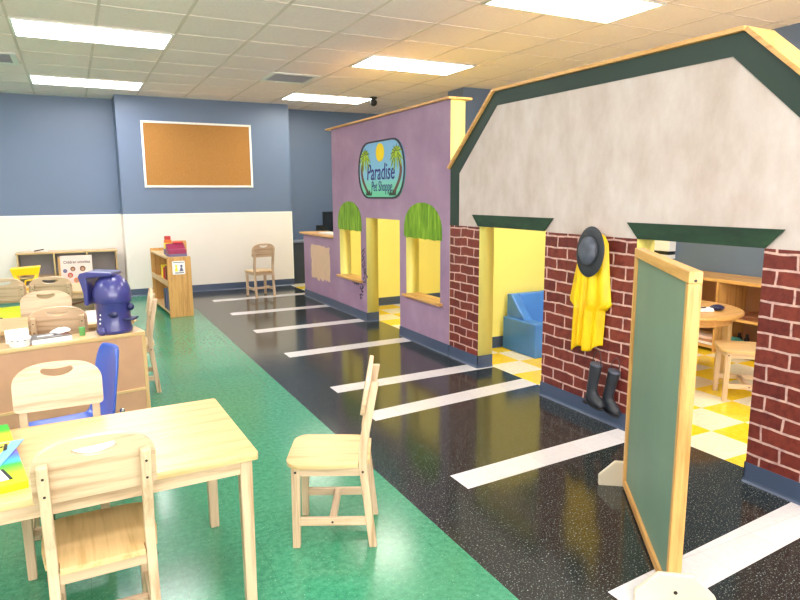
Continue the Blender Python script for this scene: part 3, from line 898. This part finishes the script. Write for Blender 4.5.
# rainbow box on the big table
rb = thing('rainbow_box', 'flat rainbow coloured cardboard box lid with yellow badge on foreground table', 'box', (-.385, 2.305, .55), R(9.5))
obj('box_lid', plate_mesh([rrect(-.21, .16, -.29, .29, .006, 2)], .024, Matrix.Translation((0, 0, .012))), 'rainbow', rb, bevel=.003)
obj('badge_border', plate_mesh([[(.188, .074), (0, .09), (-.2, .075), (-.2, -.2), (.06, -.2), (.096, -.150)]], .004, Matrix.Translation((0, 0, .0265))), 'skyblue', rb)
obj('badge', plate_mesh([[(.148, .064), (-.19, .066), (-.19, -.13), (.07, -.13)]], .003, Matrix.Translation((0, 0, .0295))), 'badge_yellow', rb)
obj('lettering', merge([text_mesh('Wri', .085, Matrix.Translation((.135, -.005, .0315)) @ Matrix.Rotation(R(8), 4, 'Z'), .001, .3, .9, .002, 'RIGHT')]), 'print_black', rb)
obj('white_label', plate_mesh([[(.10, -.165), (-.16, -.165), (-.16, -.255), (.115, -.255)]], .002, Matrix.Translation((0, 0, .0255))), 'white_paper', rb)
obj('label_edge', plate_mesh([[(.10, -.165), (.115, -.255), (.124, -.255), (.108, -.165)]], .002, Matrix.Translation((0, 0, .0262))), 'print_black', rb)

# white picture plate lying on the big table, seen through the nearest chair's hand-hole
pl_ = thing('paper_picture', 'white paper with small dark drawing on foreground table, behind nearest chair hand-hole', 'paper', (-.015, 2.24, .55), R(12))
m = MB(); m.box(-.085, .085, -.06, .06, 0, .002); obj('sheet', m, 'white_paper', pl_)
obj('drawing', merge([plate_mesh([ellipse(-.02 + .02 * k, -.02 + .012 * math.sin(2 * k), .016, .006, 10, .5 * k)], .001, Matrix.Translation((0, 0, .0028))) for k in range(4)]), 'purple_grey', pl_)

# blue plastic chair between the two tables
bc = thing('plastic_chair', 'bright blue moulded plastic chair between foreground table and tan counter', 'chair', (-.075, 3.16, 0), R(103))
# local: +y is the facing direction
def shell():
    NU, NV = 14, 22
    grid = []
    prof = [(.20, .315), (.19, .33), (.16, .338), (.08, .335), (0, .33), (-.08, .332), (-.13, .345), (-.155, .38), (-.168, .44), (-.178, .52), (-.19, .60), (-.205, .67), (-.212, .70)]
    for j, (y_, z_) in enumerate(prof):
        f = j / (len(prof) - 1)
        hw = .175 if j < 6 else .175 - .012 * (j - 6) / 6
        if j == 0: hw = .15
        if j >= len(prof) - 2: hw = .145 if j == len(prof) - 2 else .10
        r = []
        for k in range(NU + 1):
            s = -1 + 2 * k / NU
            cup = .03 * s * s
            if j < 6: r.append((s * hw, y_, z_ + cup * .6))
            else: r.append((s * hw, y_ + cup * 1.2, z_))
        grid.append(r)
    m = MB(); m.loft(grid, cap=False, closed=False)
    return m
o = obj('seat_shell', shell(), 'blue_chair', bc, smooth=True)
so = o.modifiers.new('thick', 'SOLIDIFY'); so.thickness = .012; so.offset = 0
q = o.modifiers.new('sub', 'SUBSURF'); q.levels = 1; q.render_levels = 1
for sx in (-1, 1):
    m = MB(); m.sweep([(sx * .155, .15, 0), (sx * .13, .13, .16), (sx * .115, .10, .305)], .010, 10); obj('leg', m, 'steel', bc, smooth=True)
    m = MB(); m.sweep([(sx * .155, -.17, 0), (sx * .13, -.14, .16), (sx * .115, -.09, .305)], .010, 10); obj('leg', m, 'steel', bc, smooth=True)
    m = MB(); m.sweep([(sx * .115, .12, .312), (sx * .115, -.11, .312)], .009, 10); obj('seat_frame', m, 'steel', bc, smooth=True)
    m = MB(); m.ball((sx * .14, -.176, .42), .012, .012, .012, 12, 8); obj('rivet', m, 'steel', bc, smooth=True)

# ------------------------------------------------------------------ counter with tan back panel
HU = .60
ct = thing('toy_counter', 'low wooden counter with tan back panel behind the blue chair', 'counter', (.325, 3.968, 0), R(11.5))
LU, DU = 1.25, .20
obj('countertop', plate_mesh([rrect(-LU, 0, 0, DU, .006, 2)], .022, Matrix.Translation((0, 0, HU - .011))), 'maple_x', ct, bevel=.004)
m = MB(); m.box(-LU + .02, -.022, .006, .014, .04, HU - .022); obj('back_panel', m, 'hardboard', ct)
m = MB(); m.box(-.022, 0, .002, DU - .004, 0, HU - .022); obj('side_panel', m, 'maple_z', ct, bevel=.002)
m = MB(); m.box(-LU, -LU + .022, .002, DU - .004, 0, HU - .022); obj('side_panel', m, 'maple_z', ct, bevel=.002)
m = MB(); m.box(-LU + .022, -.022, -.002, .006, .245, .261); obj('rail', m, 'maple_x', ct, bevel=.002)
m = MB(); m.box(-LU + .022, -.022, .014, DU - .006, .30, .316); obj('shelf', m, 'maple_x', ct)
m = MB(); m.box(-LU + .022, -.022, .006, DU - .006, .02, .04); obj('shelf', m, 'maple_x', ct)
def on_counter(x, y): 
    a = R(11.5); return (.325 + x * math.cos(a) - y * math.sin(a), 3.968 + x * math.sin(a) + y * math.cos(a), HU)

# navy domed toy with raised flap
p = on_counter(-.143, .105)
nt = thing('toy_helmet', 'shiny navy blue domed plastic toy with raised square flap on counter end', 'toy', p, R(-24)); nt.scale = (1, 1, 1.13)
m = MB(); m.lathe([(.090, 0), (.098, .004), (.100, .02), (.094, .03), (.093, .10), (.096, .155), (.100, .16)], 40); obj('body', m, 'navy_toy', nt, smooth=True)
m = MB(); m.lathe([(.100, .158), (.104, .164), (.106, .19), (.104, .215), (.096, .243), (.083, .268), (.062, .29), (.034, .305), (.008, .309)], 40); obj('dome', m, 'navy_toy', nt, smooth=True)
fl = MB()
# flap: a thick bent slab from the crown out over the side and down
prof = [(.035, .318), (-.105, .324), (-.148, .314), (-.158, .296), (-.146, .262), (-.134, .215), (-.132, .150), (-.110, .150), (-.107, .215), (-.108, .262), (-.112, .290), (.035, .300)]
fl.loft([[(x, yy, z) for x, z in prof] for yy in (-.075, -.068, .068, .075)])
obj('flap', fl, 'navy_toy', nt, bevel=.006, seg=3)
m = MB(); m.ball((.035, -.094, .105), .028, .016, .016, 16, 10); obj('knob', m, 'navy_dark', nt, smooth=True)
m = MB(); m.ball((.108, -.02, .135), .022, .02, .02, 16, 10); obj('knob', m, 'navy_dark', nt, smooth=True)
m = MB(); m.ball((-.035, -.096, .018), .028, .02, .022, 16, 10); obj('foot_bump', m, 'navy_toy', nt, smooth=True)
m = MB(); m.box(.06, .135, -.06, .03, .068, .078); obj('ledge', m, 'navy_dark', nt, bevel=.003)
for k in range(3):
    m = MB(); m.ball((-.048 + .003 * k, -.083, .058 + k * .022), .005, .004, .005, 8, 6); obj('button', m, 'white_plastic', nt, smooth=True)

# stack of catalogues, cup, papers
p = on_counter(-.49, .085)
bk = thing('magazine', 'black and white printed magazine lying on counter left of navy toy', 'magazine', p, R(14))
m = MB(); m.box(-.10, .10, -.060, .065, 0, .026); obj('pages', m, 'white_paper', bk, bevel=.002)
m = MB(); m.box(-.102, .10, -.060, .067, .026, .030); obj('cover', m, 'grey_book', bk)
m = MB(); m.box(-.06, .02, .0, .02, .030, .0306); obj('cover_print', m, 'white_paper', bk)
m = MB(); m.box(.055, .098, -.05, .06, .030, .0308); obj('cover_band', m, 'brown', bk)
p = on_counter(-.45, .11)
cl = thing('crumpled_tissue', 'white crumpled paper lying on top of the magazine', 'paper', (p[0] + .02, p[1] + .01, HU + .031), R(10))
m = MB(); m.loft([[(.05 * math.cos(2 * PI * k / 14) * (1 + .25 * math.sin(k * 2.3)) * s, .025 * math.sin(2 * PI * k / 14) * s, z + .004 * math.sin(k * 1.7)) for k in range(14)] for s, z in ((.9, .003), (1, .009), (.7, .022), (.25, .028))])
obj('paper', m, 'white_paper', cl)
p = on_counter(-.318, .115)
gc = thing('green_cup', 'small green cup on counter between magazine and navy toy', 'cup', p)
m = MB(); m.lathe([(.014, 0), (.016, .003), (.017, .045), (.0175, .048), (.0150, .048), (.0145, .01)], 20); obj('cup_body', m, 'green_toy', gc, smooth=True)
p = on_counter(-.640, .135)
wp = thing('paper_card', 'upright white paper card on counter near left edge', 'card', p, R(12))
m = MB(); m.box(-.055, .055, .0, .008, 0, .078); obj('card_front', m, 'white_paper', wp)
m = MB(); m.box(-.055, .055, .0, .008, 0, .074, Matrix.Rotation(R(-32), 3, 'X'), (0, .0, .076)); 
obj('card_back', m, 'white_paper', wp)
p = on_counter(-.640, .050)
wb = thing('paper_bowl', 'white round paper bowl in front of upright white card on counter', 'bowl', p)
m = MB(); m.lathe([(.046, 0), (.048, .004), (.055, .042), (.057, .046), (.052, .046), (.044, .008)], 28); obj('bowl_body', m, 'white_paper', wb, smooth=True)
for a in (200, 235, 265, 300):
    m = MB(); m.ball((.0555 * math.cos(R(a)), .0555 * math.sin(R(a)), .036), .005, .003, .002, 8, 5); obj('speckle', m, 'print_black', wb)
t = thing('paper_sheet', 'white paper leaning on low table behind the navy toy', 'paper', (.10, 4.56, .585), R(-4))
m = MB(); m.box(-.085, .085, -.055, .055, 0, .003); obj('sheet', m, 'white_paper', t)
m = MB(); m.box(-.085, .085, .045, .055, .003, .06); obj('upright_sheet', m, 'white_paper', t)
t = tag(obj('wooden_stick', MB().box(-.10, .10, -.012, .012, 0, .006), 'oak_x'), 'dark brown pen-like stick beside the navy toy on low table', 'stick')
t.location = (.235, 4.47, .585); t.rotation_euler.z = R(-40)

# yellow toy on far table
yt = thing('yellow_toy', 'yellow plastic toy with sloping tray and arched legs on farthest table', 'toy', (-.42, 6.52, .575), R(0))
m = MB(); m.hexa([(-.10, -.05, .13), (.10, -.05, .13), (.10, .05, .13), (-.10, .05, .13)], [(-.118, -.07, .195), (.118, -.07, .205), (.118, .07, .205), (-.118, .07, .195)]); obj('tray', m, 'yellow_toy', yt, bevel=.006)
for s in (-1, 1):
    for q in (-1, 1):
        m = MB(); m.bar((s * .085, q * .045, .135), (s * .045, q * .055, .006), .03, .014); obj('leg', m, 'yellow_toy', yt, bevel=.003)
m = MB(); m.sweep([(-.012, -.06, .03), (-.006, -.06, .085), (.05, -.06, .09), (.06, -.06, .03)], .008, 8); obj('arch', m, 'yellow_toy', yt, smooth=True)
for x in (-.055, -.03):
    m = MB(); m.ball((x, -.062, .06), .012, .01, .012, 10, 8); obj('dial', m, 'orange', yt, smooth=True)
m = MB(); m.box(-.10, .10, -.045, .045, .0, .012); obj('base', m, 'yellow_toy', yt, bevel=.003)
# lime bag
lb = thing('lime_bag', 'lime green folded bag on child chair seat at left edge', 'bag', (-.56, 6.15, .36), R(8))
m = MB(); m.hexa([(-.12, -.08, 0), (.12, -.08, 0), (.12, .10, 0), (-.12, .10, 0)], [(-.10, -.02, .095), (.11, -.04, .07), (.11, .06, .12), (-.10, .06, .115)]); obj('bag_body', m, 'lime', lb, bevel=.01, seg=3)
m = MB(); m.box(-.14, -.04, -.094, -.082, .0, .05); obj('dark_flap', m, 'black_plastic', lb, bevel=.004)

# bookcase along the back wall
bcs = thing('bookcase', 'long low wooden bookcase with three open bays against back wall at left', 'bookcase', (-.72, YB - .04, 0))
LB, HB, DB = 1.22, .655, .30
m = MB(); m.box(-.01, LB + .01, -DB, 0, HB - .022, HB); obj('top', m, 'maple_x', bcs, bevel=.003)
for x in (0, LB * .36, LB * .69, LB):
    xx = min(max(x - .01, 0), LB - .02)
    m = MB(); m.box(xx, xx + .02, -DB, -.008, .04, HB - .022); obj('side_panel' if x in (0, LB) else 'divider', m, 'maple_z', bcs, bevel=.002)
m = MB(); m.box(0, LB, -.008, 0, .0, HB - .022); obj('back_panel', m, 'grey_back', bcs)
m = MB(); m.box(0.0, LB, -DB, -.008, .02, .04); obj('shelf', m, 'maple_x', bcs)
for a, b_ in ((.02, LB * .36 - .01), (LB * .36 + .01, LB * .69 - .01), (LB * .69 + .01, LB - .02)):
    m = MB(); m.box(a, b_, -DB + .01, -.008, .31, .328); obj('shelf', m, 'maple_x', bcs)
t = thing('paper_scrap', 'white and dark scrap of paper lying on top of back wall bookcase', 'paper', (-.45, YB - .19, HB), R(10))
m = MB(); m.box(-.10, .10, -.03, .03, 0, .006, Matrix.Rotation(R(6), 3, 'Y'), (0, 0, 0)); obj('scrap', m, 'white_paper', t); t.location.z += .012
m = MB(); m.box(-.07, .05, -.034, -.02, .008, .022, Matrix.Rotation(R(-9), 3, 'Y'), (0, 0, 0)); obj('dark_strip', m, 'screw', t)


# big picture book on a wooden stand
st = thing('display_stand', 'small wooden stand holding big picture book before the bookcase', 'stand', (-.01, 8.05, 0))
m = MB(); m.box(-.16, .16, -.10, .16, .325, .345); obj('ledge', m, 'birch_x', st, bevel=.003)
for s in (-1, 1):
    m = MB(); m.box(s * .15 - .012, s * .15 + .012, -.10, .16, 0, .325); obj('side_panel', m, 'birch_z', st, bevel=.002)
m = MB(); m.box(-.138, .138, .12, .14, .02, .325); obj('back_panel', m, 'birch_x', st)
m = MB(); m.bar((-.13, -.08, .18), (.13, -.08, .235), .012, .02); obj('dark_strip', m, 'brown', st)
pb = thing('picture_book', 'big white picture book with coloured faces standing on wooden stand', 'book', (-.012, 8.06, .346), 0)
pb.rotation_euler = (R(-7), 0, R(-2))
m = MB(); m.box(-.165, .155, 0, .03, 0, .385); obj('pages', m, 'white_paper', pb, bevel=.004)
m = MB(); m.box(-.167, .157, -.004, 0, 0, .387); obj('cover', m, 'pink_print', pb)
m = MB(); m.box(-.19, -.167, -.002, .03, 0.0, .375); obj('spine', m, 'oak_z', pb)
fc = back_plane(-.005)
for i, (x, z, r, mt) in enumerate(((-.045, .235, .026, 'brown'), (.055, .235, .03, 'brown'), (-.075, .165, .028, 'red'), (-.015, .105, .028, 'orange'), (-.125, .215, .022, 'purple_grey'))):
    f = obj('printed_face', plate_mesh([ellipse(x, z, r, r * 1.05, 20)], .002, fc), mt, pb)
    if i < 4: obj('printed_detail', plate_mesh([ellipse(x, z - r * .15, r * .6, r * .7, 16)], .002, back_plane(-.0062)), 'skin_print', f)
obj('title', text_mesh('Children activities', .046, back_plane(-.0055, -.0, .298), .001, 0, .82, .0006), 'print_black', pb)

# toy shelf end-on, with register and books
cb = thing('toy_shelf', 'tall wooden toy shelf seen end on, with small sign, near back wall', 'shelf', (.905, 7.62, 0), R(3))
WC, LC, HC = .265, 1.15, .70
m = MB(); m.box(0, WC, 0, .022, 0, HC); obj('end_panel', m, 'oak_z', cb, bevel=.003)
m = MB(); m.box(0, WC, LC - .022, LC, 0, HC + .03); obj('end_panel', m, 'oak_z', cb, bevel=.003)
m = MB(); m.box(WC - .012, WC, .022, LC - .022, .03, HC - .022); obj('back_panel', m, 'oak_y', cb)
m = MB(); m.box(0, WC, .022, LC - .022, HC - .022, HC); obj('top', m, 'maple_y', cb, bevel=.002)
for z in (.04, .36):
    m = MB(); m.box(0, WC - .012, .022, LC - .022, z, z + .02); obj('shelf', m, 'maple_y', cb, bevel=.002)
m = MB(); m.box(0, .018, .022, LC - .022, .38, .42); obj('shelf_lip', m, 'maple_y', cb, bevel=.002)
sc = obj('sign_card', plate_mesh([rrect(.055, .195, .50, .655, .012, 4)], .004, back_plane(-.003)), 'white_paper', cb)
ms = [plate_mesh([rrect(.068 + .012 * k, .077 + .012 * k, .634, .643, .001, 1)], .001, back_plane(-.0056)) for k in range(10)]
ms += [plate_mesh([rrect(.085 + .012 * k, .094 + .012 * k, .512, .524, .001, 1)], .001, back_plane(-.0056)) for k in range(8)]
obj('print_line', merge(ms), 'print_black', sc)
obj('printed_figure', merge([plate_mesh([ellipse(.097, .60, .013, .013, 12)], .001, back_plane(-.0056)), plate_mesh([[(.08, .535), (.115, .535), (.105, .587), (.09, .587)]], .001, back_plane(-.0056))]), 'badge_yellow', sc)
obj('printed_figure', merge([plate_mesh([ellipse(.155, .597, .014, .014, 12)], .001, back_plane(-.0056)), plate_mesh([[(.13, .535), (.178, .535), (.16, .583), (.148, .583)]], .001, back_plane(-.0056))]), 'purple_grey', sc)
def on_shelf(x, y):
    a = R(3); return (.905 + x * math.cos(a) - y * math.sin(a), 7.62 + x * math.sin(a) + y * math.cos(a))
px, py = on_shelf(.14, .16)
rg = thing('toy_register', 'maroon toy cash register on top of the wooden toy shelf', 'toy', (px, py, HC), R(3))
m = MB(); m.loft([[(x, yy, z) for yy, z in ((-.09, .028), (.10, .028), (.10, .14), (.05, .145), (-.02, .085), (-.09, .075))] for x in (-.10, .10)]); obj('register_body', m, 'maroon', rg, bevel=.006)
m = MB(); m.box(-.102, .102, -.094, .104, 0, .030); obj('drawer', m, 'purple_grey', rg, bevel=.004)
m = MB(); m.loft([[(x, yy, z) for yy, z in ((.03, .145), (.09, .145), (.09, .165), (.03, .16))] for x in (-.02, .09)]); obj('display', m, 'red', rg, bevel=.003)
px, py = on_shelf(.10, .44)
bl = thing('block_tower', 'small stack of red, yellow and grey toy blocks behind toy register', 'blocks', (px, py, HC), R(3))
for z, mt, w in ((0, 'purple_grey', .045), (.07, 'badge_yellow', .042), (.13, 'orange', .038), (.175, 'red', .032)):
    m = MB(); m.box(-w, w, -w, w, z, z + (.068 if z < .1 else .044)); obj('block', m, mt, bl, bevel=.004)
px, py = on_shelf(.18, .48)
o = tag(obj('cardboard_box', MB().box(-.08, .08, -.05, .05, 0, .155), 'oak_x', bevel=.003), 'tan upright box beside toy blocks on wooden toy shelf', 'box'); o.location = (px + .055, py, HC); o.rotation_euler.z = R(3)
random.seed(5)
yy = .10
for k, (mt, h, lab) in enumerate((('orange', .22, 'orange book in upper bay of toy shelf, nearest the end panel'), ('brown', .2, 'brown book in upper bay of toy shelf'), ('red', .17, 'red book in upper bay of toy shelf beside the brown one'), ('badge_yellow', .19, 'yellow book in upper bay of toy shelf'))):
    px, py = on_shelf(.10, yy + .03)
    o = tag(obj('book', MB().box(-.08, .09, -.022, .022, 0, h), mt, bevel=.003), lab, 'book', 'books in the toy shelf'); o.location = (px, py, .3805); o.rotation_euler.z = R(3); yy += .13
yy = .10
for k, (mt, h, lab) in enumerate((('base_blue', .28, 'slate blue book in lower bay of toy shelf, nearest end panel'), ('purple_grey', .25, 'grey violet book in lower bay of toy shelf'), ('base_blue', .24, 'dark blue book deepest in lower bay of toy shelf'))):
    px, py = on_shelf(.10, yy + .03)
    o = tag(obj('book', MB().box(-.09, .10, -.03, .03, 0, h), mt, bevel=.003), lab, 'book', 'books in the toy shelf'); o.location = (px, py, .0605); o.rotation_euler.z = R(3); yy += .12

# ------------------------------------------------------------------ recess desk, monitor
dk = thing('desk', 'grey topped desk with dark front in recess beside white wainscot', 'desk', (3.03, YB - .02, 0))
m = MB(); m.box(0, 1.5, -.42, 0, .655, .685); obj('desktop', m, 'counter_grey', dk, bevel=.003)
m = MB(); m.box(0.02, 1.48, -.38, -.02, 0, .655); obj('cabinet_body', m, 'dark_cabinet', dk)
for k in range(3):
    m = MB(); m.box(.03 + k * .48, .49 + k * .48, -.398, -.38, .10, .64); d = obj('door', m, 'dark_cabinet', dk, bevel=.003)
    h_ = MB(); h_.bar((.43 + k * .48, -.405, .42), (.43 + k * .48, -.405, .52), .01); obj('handle', h_, 'screw', d)
mo = thing('monitor', 'black computer monitor on desk behind low purple wall', 'monitor', (3.77, YB - .23, .686), R(8))
m = MB(); m.box(-.16, .16, -.02, .02, .14, .44); obj('housing', m, 'black_plastic', mo, bevel=.006)
m = MB(); m.box(-.145, .145, -.023, -.02, .155, .425); obj('screen', m, 'screen', mo)
m = MB(); m.bar((0, .02, 0.01), (0, .02, .2), .05, .03); obj('stand', m, 'black_plastic', mo)
m = MB(); m.box(-.1, .1, -.07, .1, 0, .014); obj('base', m, 'black_plastic', mo, bevel=.004)
sp = thing('speaker', 'small black desk speaker left of the monitor', 'speaker', (3.555, YB - .25, .686))
m = MB(); m.box(-.05, .05, -.05, .05, 0, .225); obj('cabinet', m, 'black_plastic', sp, bevel=.008)
m = MB(); m.lathe([(.034, 0), (.034, .004)], 20); me = m.mesh('cone'); me.transform(Matrix.Translation((0, -.05, .15)) @ Matrix.Rotation(R(90), 4, 'X')); obj('cone', me, 'screen', sp)
pp = tag(obj('keyboard', MB().box(-.09, .09, -.25, .25, 0, .018), 'white_plastic', bevel=.004), 'white keyboard lying on wooden cap of low purple wall', 'keyboard')
pp.location = (XW + .13, 7.70, .896)

# ------------------------------------------------------------------ chalkboard on feet
A, B_ = Vector((1.720, 1.330, 0)), Vector((2.258, 2.045, 0))
dv = (B_ - A); Lb = dv.length; ang = math.atan2(dv.y, dv.x)
cbz = thing('chalkboard', 'free standing green chalkboard in wooden frame on cream feet', 'chalkboard', A, ang)
HBd = 1.148; tk = .043
for x in (0, Lb - .03):
    m = MB(); m.box(x, x + .03, -tk / 2, tk / 2, .012, HBd - .04); obj('frame_post', m, 'oak_z', cbz, bevel=.003)
m = MB(); m.box(-.001, Lb + .001, -tk / 2, tk / 2, HBd - .04, HBd); tr_ = obj('frame_rail', m, 'oak_x', cbz, bevel=.003)
m = MB(); m.sweep([(0, 0, HBd - .03), (-.003, 0, HBd - .03)], .005, 10); obj('screw', m, 'screw', tr_)
m = MB(); m.box(.03, Lb - .03, -tk / 2, tk / 2, .012, .045); obj('frame_rail', m, 'oak_x', cbz, bevel=.003)
m = MB(); m.box(.028, Lb - .028, -.009, .009, .043, HBd - .038); obj('board_panel', m, 'chalk', cbz)
for x, lb_ in ((-.0125, 0), (Lb + .0125, 1)):
    mt = Matrix(((0, 0, 1, x), (1, 0, 0, 0), (0, 1, 0, 0), (0, 0, 0, 1)))
    ft = obj('foot', plate_mesh([[(-.13, 0), (.13, 0), (.13, .05), (.058, .122), (-.058, .122), (-.13, .05)]], .022, mt), 'cream', cbz, bevel=.004)
    sgn = -1 if lb_ == 0 else 1
    m = MB(); m.sweep([(x + sgn * .011, 0, .06), (x + sgn * .0135, 0, .06)], .0065, 12); obj('screw', m, 'screw', ft)

# ------------------------------------------------------------------ inside the brick house
rtb = thing('round_table', 'round wooden table inside the brick play house', 'table', (4.05, 3.27, 0))
m = MB(); m.lathe([(.44, .505), (.448, .510), (.450, .520), (.446, .530), (.438, .533)], 56); obj('tabletop', m, 'oak_x', rtb, smooth=False, bevel=0)
m = MB(); m.lathe([(.36, .45), (.38, .45), (.38, .505), (.36, .505)], 40); obj('apron', m, 'oak_x', rtb)
for a in (15, 105, 195, 285):
    x, yy = .345 * math.cos(R(a - 45 - 20)), .345 * math.sin(R(a - 45 - 20))
    m = MB(); m.box(x - .024, x + .024, yy - .024, yy + .024, 0, .50); obj('leg', m, 'maple_z', rtb, bevel=.004)
# cloth and papers on the round table
t = thing('folded_cloth', 'white cloth with navy end lying on round table', 'cloth', (4.08, 3.07, .534), R(-25))
m = MB(); m.hexa([(-.2, -.05, 0), (.06, -.05, 0), (.06, .05, 0), (-.2, .05, 0)], [(-.18, -.035, .03), (.06, -.03, .022), (.06, .03, .022), (-.18, .035, .03)]); obj('white_cloth', m, 'white_paper', t, bevel=.008, seg=3)
m = MB(); m.ball((.10, 0, .022), .055, .04, .022, 16, 10); obj('navy_end', m, 'navy_dark', t, smooth=True)
m = MB(); m.box(-.12, .0, -.036, -.02, .026, .031); obj('black_band', m, 'print_black', t)
t = tag(obj('paper_mat', MB().box(-.16, .10, -.06, .06, 0, .004), 'palm_paint'), 'pale green paper lying on round table behind white cloth', 'paper'); t.location = (4.17, 3.42, .534); t.rotation_euler.z = R(-20)
# shelf along the right wall
sh = thing('storage_shelf', 'wide low wooden storage shelf along wall inside brick play house', 'shelf', (4.93, 2.55, 0))
SL, SHh, SD = 1.55, .655, .40
m = MB(); m.box(0, SD, 0, SL, SHh - .03, SHh); obj('top', m, 'oak_y', sh, bevel=.003)
for yy in (0, .52, 1.03, SL - .022):
    m = MB(); m.box(0, SD - .01, yy, yy + .022, 0, SHh - .03); obj('side_panel' if yy in (0, SL - .022) else 'divider', m, 'oak_z', sh, bevel=.002)
m = MB(); m.box(SD - .01, SD, 0, SL, 0, SHh - .03); obj('back_panel', m, 'hardboard', sh)
for z in (.03, .31):
    for a, b_ in ((.022, .52), (.542, 1.03), (1.052, SL - .022)):
        m = MB(); m.box(0, SD - .01, a, b_, z, z + .022); obj('shelf', m, 'oak_y', sh, bevel=.002)
for k, (y0, h, mt, lab) in enumerate(((.80, .022, 'white_paper', 'white folder lowest of the flat pile in play house shelf'), (.81, .02, 'skin_print', 'tan folder in middle of flat pile in play house shelf'), (.80, .02, 'pink_print', 'pale pink folder on top of flat pile in play house shelf'))):
    o = tag(obj('folder', MB().box(.01, .23, -.14, .14, 0, h), mt, bevel=.002), lab, 'folder', 'folders in the play house shelf'); o.location = (4.95, 2.55 + y0 + .41, .0525 + k * .0225); o.rotation_euler.z = R(2 * k - 2)
t = thing('teal_cloth', 'dark teal cloth bundle in bottom bay of play house shelf', 'cloth', (5.03, 3.47, .053))
m = MB(); m.ball((0, 0, .05), .09, .09, .05, 18, 10); obj('bundle', m, 'teal', t, smooth=True)
for k in range(2):
    t = thing('black_bottle', 'small black bottle in lower bay of play house shelf, %s one' % ('left' if k else 'right'), 'bottle', (5.0, 3.03 - .0 + .0 if k == 0 else 3.10, .053), 0, 'black bottles in the shelf')
    t.location.y = 3.43 + .07 * k; t.location.x = 5.15
    m = MB(); m.lathe([(.020, 0), (.022, .004), (.022, .075), (.012, .095)], 16); obj('body', m, 'black_plastic', t, smooth=True)
    m = MB(); m.lathe([(.013, .095), (.013, .115)], 14); obj('cap', m, 'black_plastic', t)
t = tag(obj('tray', MB().box(0, .26, -.16, .16, 0, .035), 'brown', bevel=.004), 'shallow brown tray on middle level of play house shelf', 'tray'); t.location = (4.96, 3.27, .3325)
# white box on the far wall of the play house
wbx = thing('wall_box', 'white wall box with dark band seen above chalkboard top', 'wall box', (XR, 4.50, .74))
m = MB(); m.box(-.10, 0, -.11, .15, 0.075, .21); obj('box_body', m, 'white_plastic', wbx, bevel=.006)
m = MB(); m.box(-.09, 0, -.10, .14, .04, .075); obj('dark_band', m, 'black_plastic', wbx)
m = MB(); m.box(-.10, 0, -.11, .15, 0, .04); obj('lower_body', m, 'white_plastic', wbx, bevel=.004)

# blue soft sofa
sf = thing('soft_sofa', 'blue vinyl soft child sofa inside left brick doorway', 'sofa', (3.41, 4.15, 0))
m = MB(); m.box(0, .13, 0, .47, 0, .295); obj('arm', m, 'blue_vinyl', sf, bevel=.012, seg=3)
m = MB(); m.box(.80, .93, 0, .47, 0, .285); obj('arm', m, 'blue_vinyl', sf, bevel=.012, seg=3)
m = MB(); m.box(.132, .798, .01, .34, 0, .20); obj('seat', m, 'blue_vinyl', sf, bevel=.015, seg=3)
m = MB(); m.loft([[(x, yy, z) for yy, z in ((.30, .20), (.47, .20), (.47, .50), (.40, .50))] for x in (.132, .798)]); obj('backrest', m, 'blue_vinyl', sf, bevel=.015, seg=3)
m = MB(); m.loft([[(x, yy, z) for yy, z in ((.20, .288), (.47, .288), (.47, .50), (.41, .50))] for x in (.04, .13)]); obj('back_wedge', m, 'blue_vinyl', sf, bevel=.012, seg=3)

# ------------------------------------------------------------------ world, colour management
w = bpy.data.worlds.new('world'); S.world = w; w.use_nodes = True
# daylight for the added window: sky above, brighter below to lift the ceiling
wt = w.node_tree; bg = wt.nodes['Background']
tcw = wt.nodes.new('ShaderNodeTexCoord'); sx_ = wt.nodes.new('ShaderNodeSeparateXYZ'); mr_ = wt.nodes.new('ShaderNodeMapRange')
wt.links.new(tcw.outputs['Generated'], sx_.inputs[0]); wt.links.new(sx_.outputs['Z'], mr_.inputs['Value'])
mr_.inputs['From Min'].default_value = -.15; mr_.inputs['From Max'].default_value = .15
mr_.inputs['To Min'].default_value = 10.0; mr_.inputs['To Max'].default_value = 4.0
wt.links.new(mr_.outputs[0], bg.inputs['Strength'])
bg.inputs['Color'].default_value = (1, .97, .98, 1)
S.view_settings.view_transform = 'Standard'; S.view_settings.look = 'None'
S.view_settings.gamma = 1; S.view_settings.use_curve_mapping = False
S.view_settings.exposure = 1.0
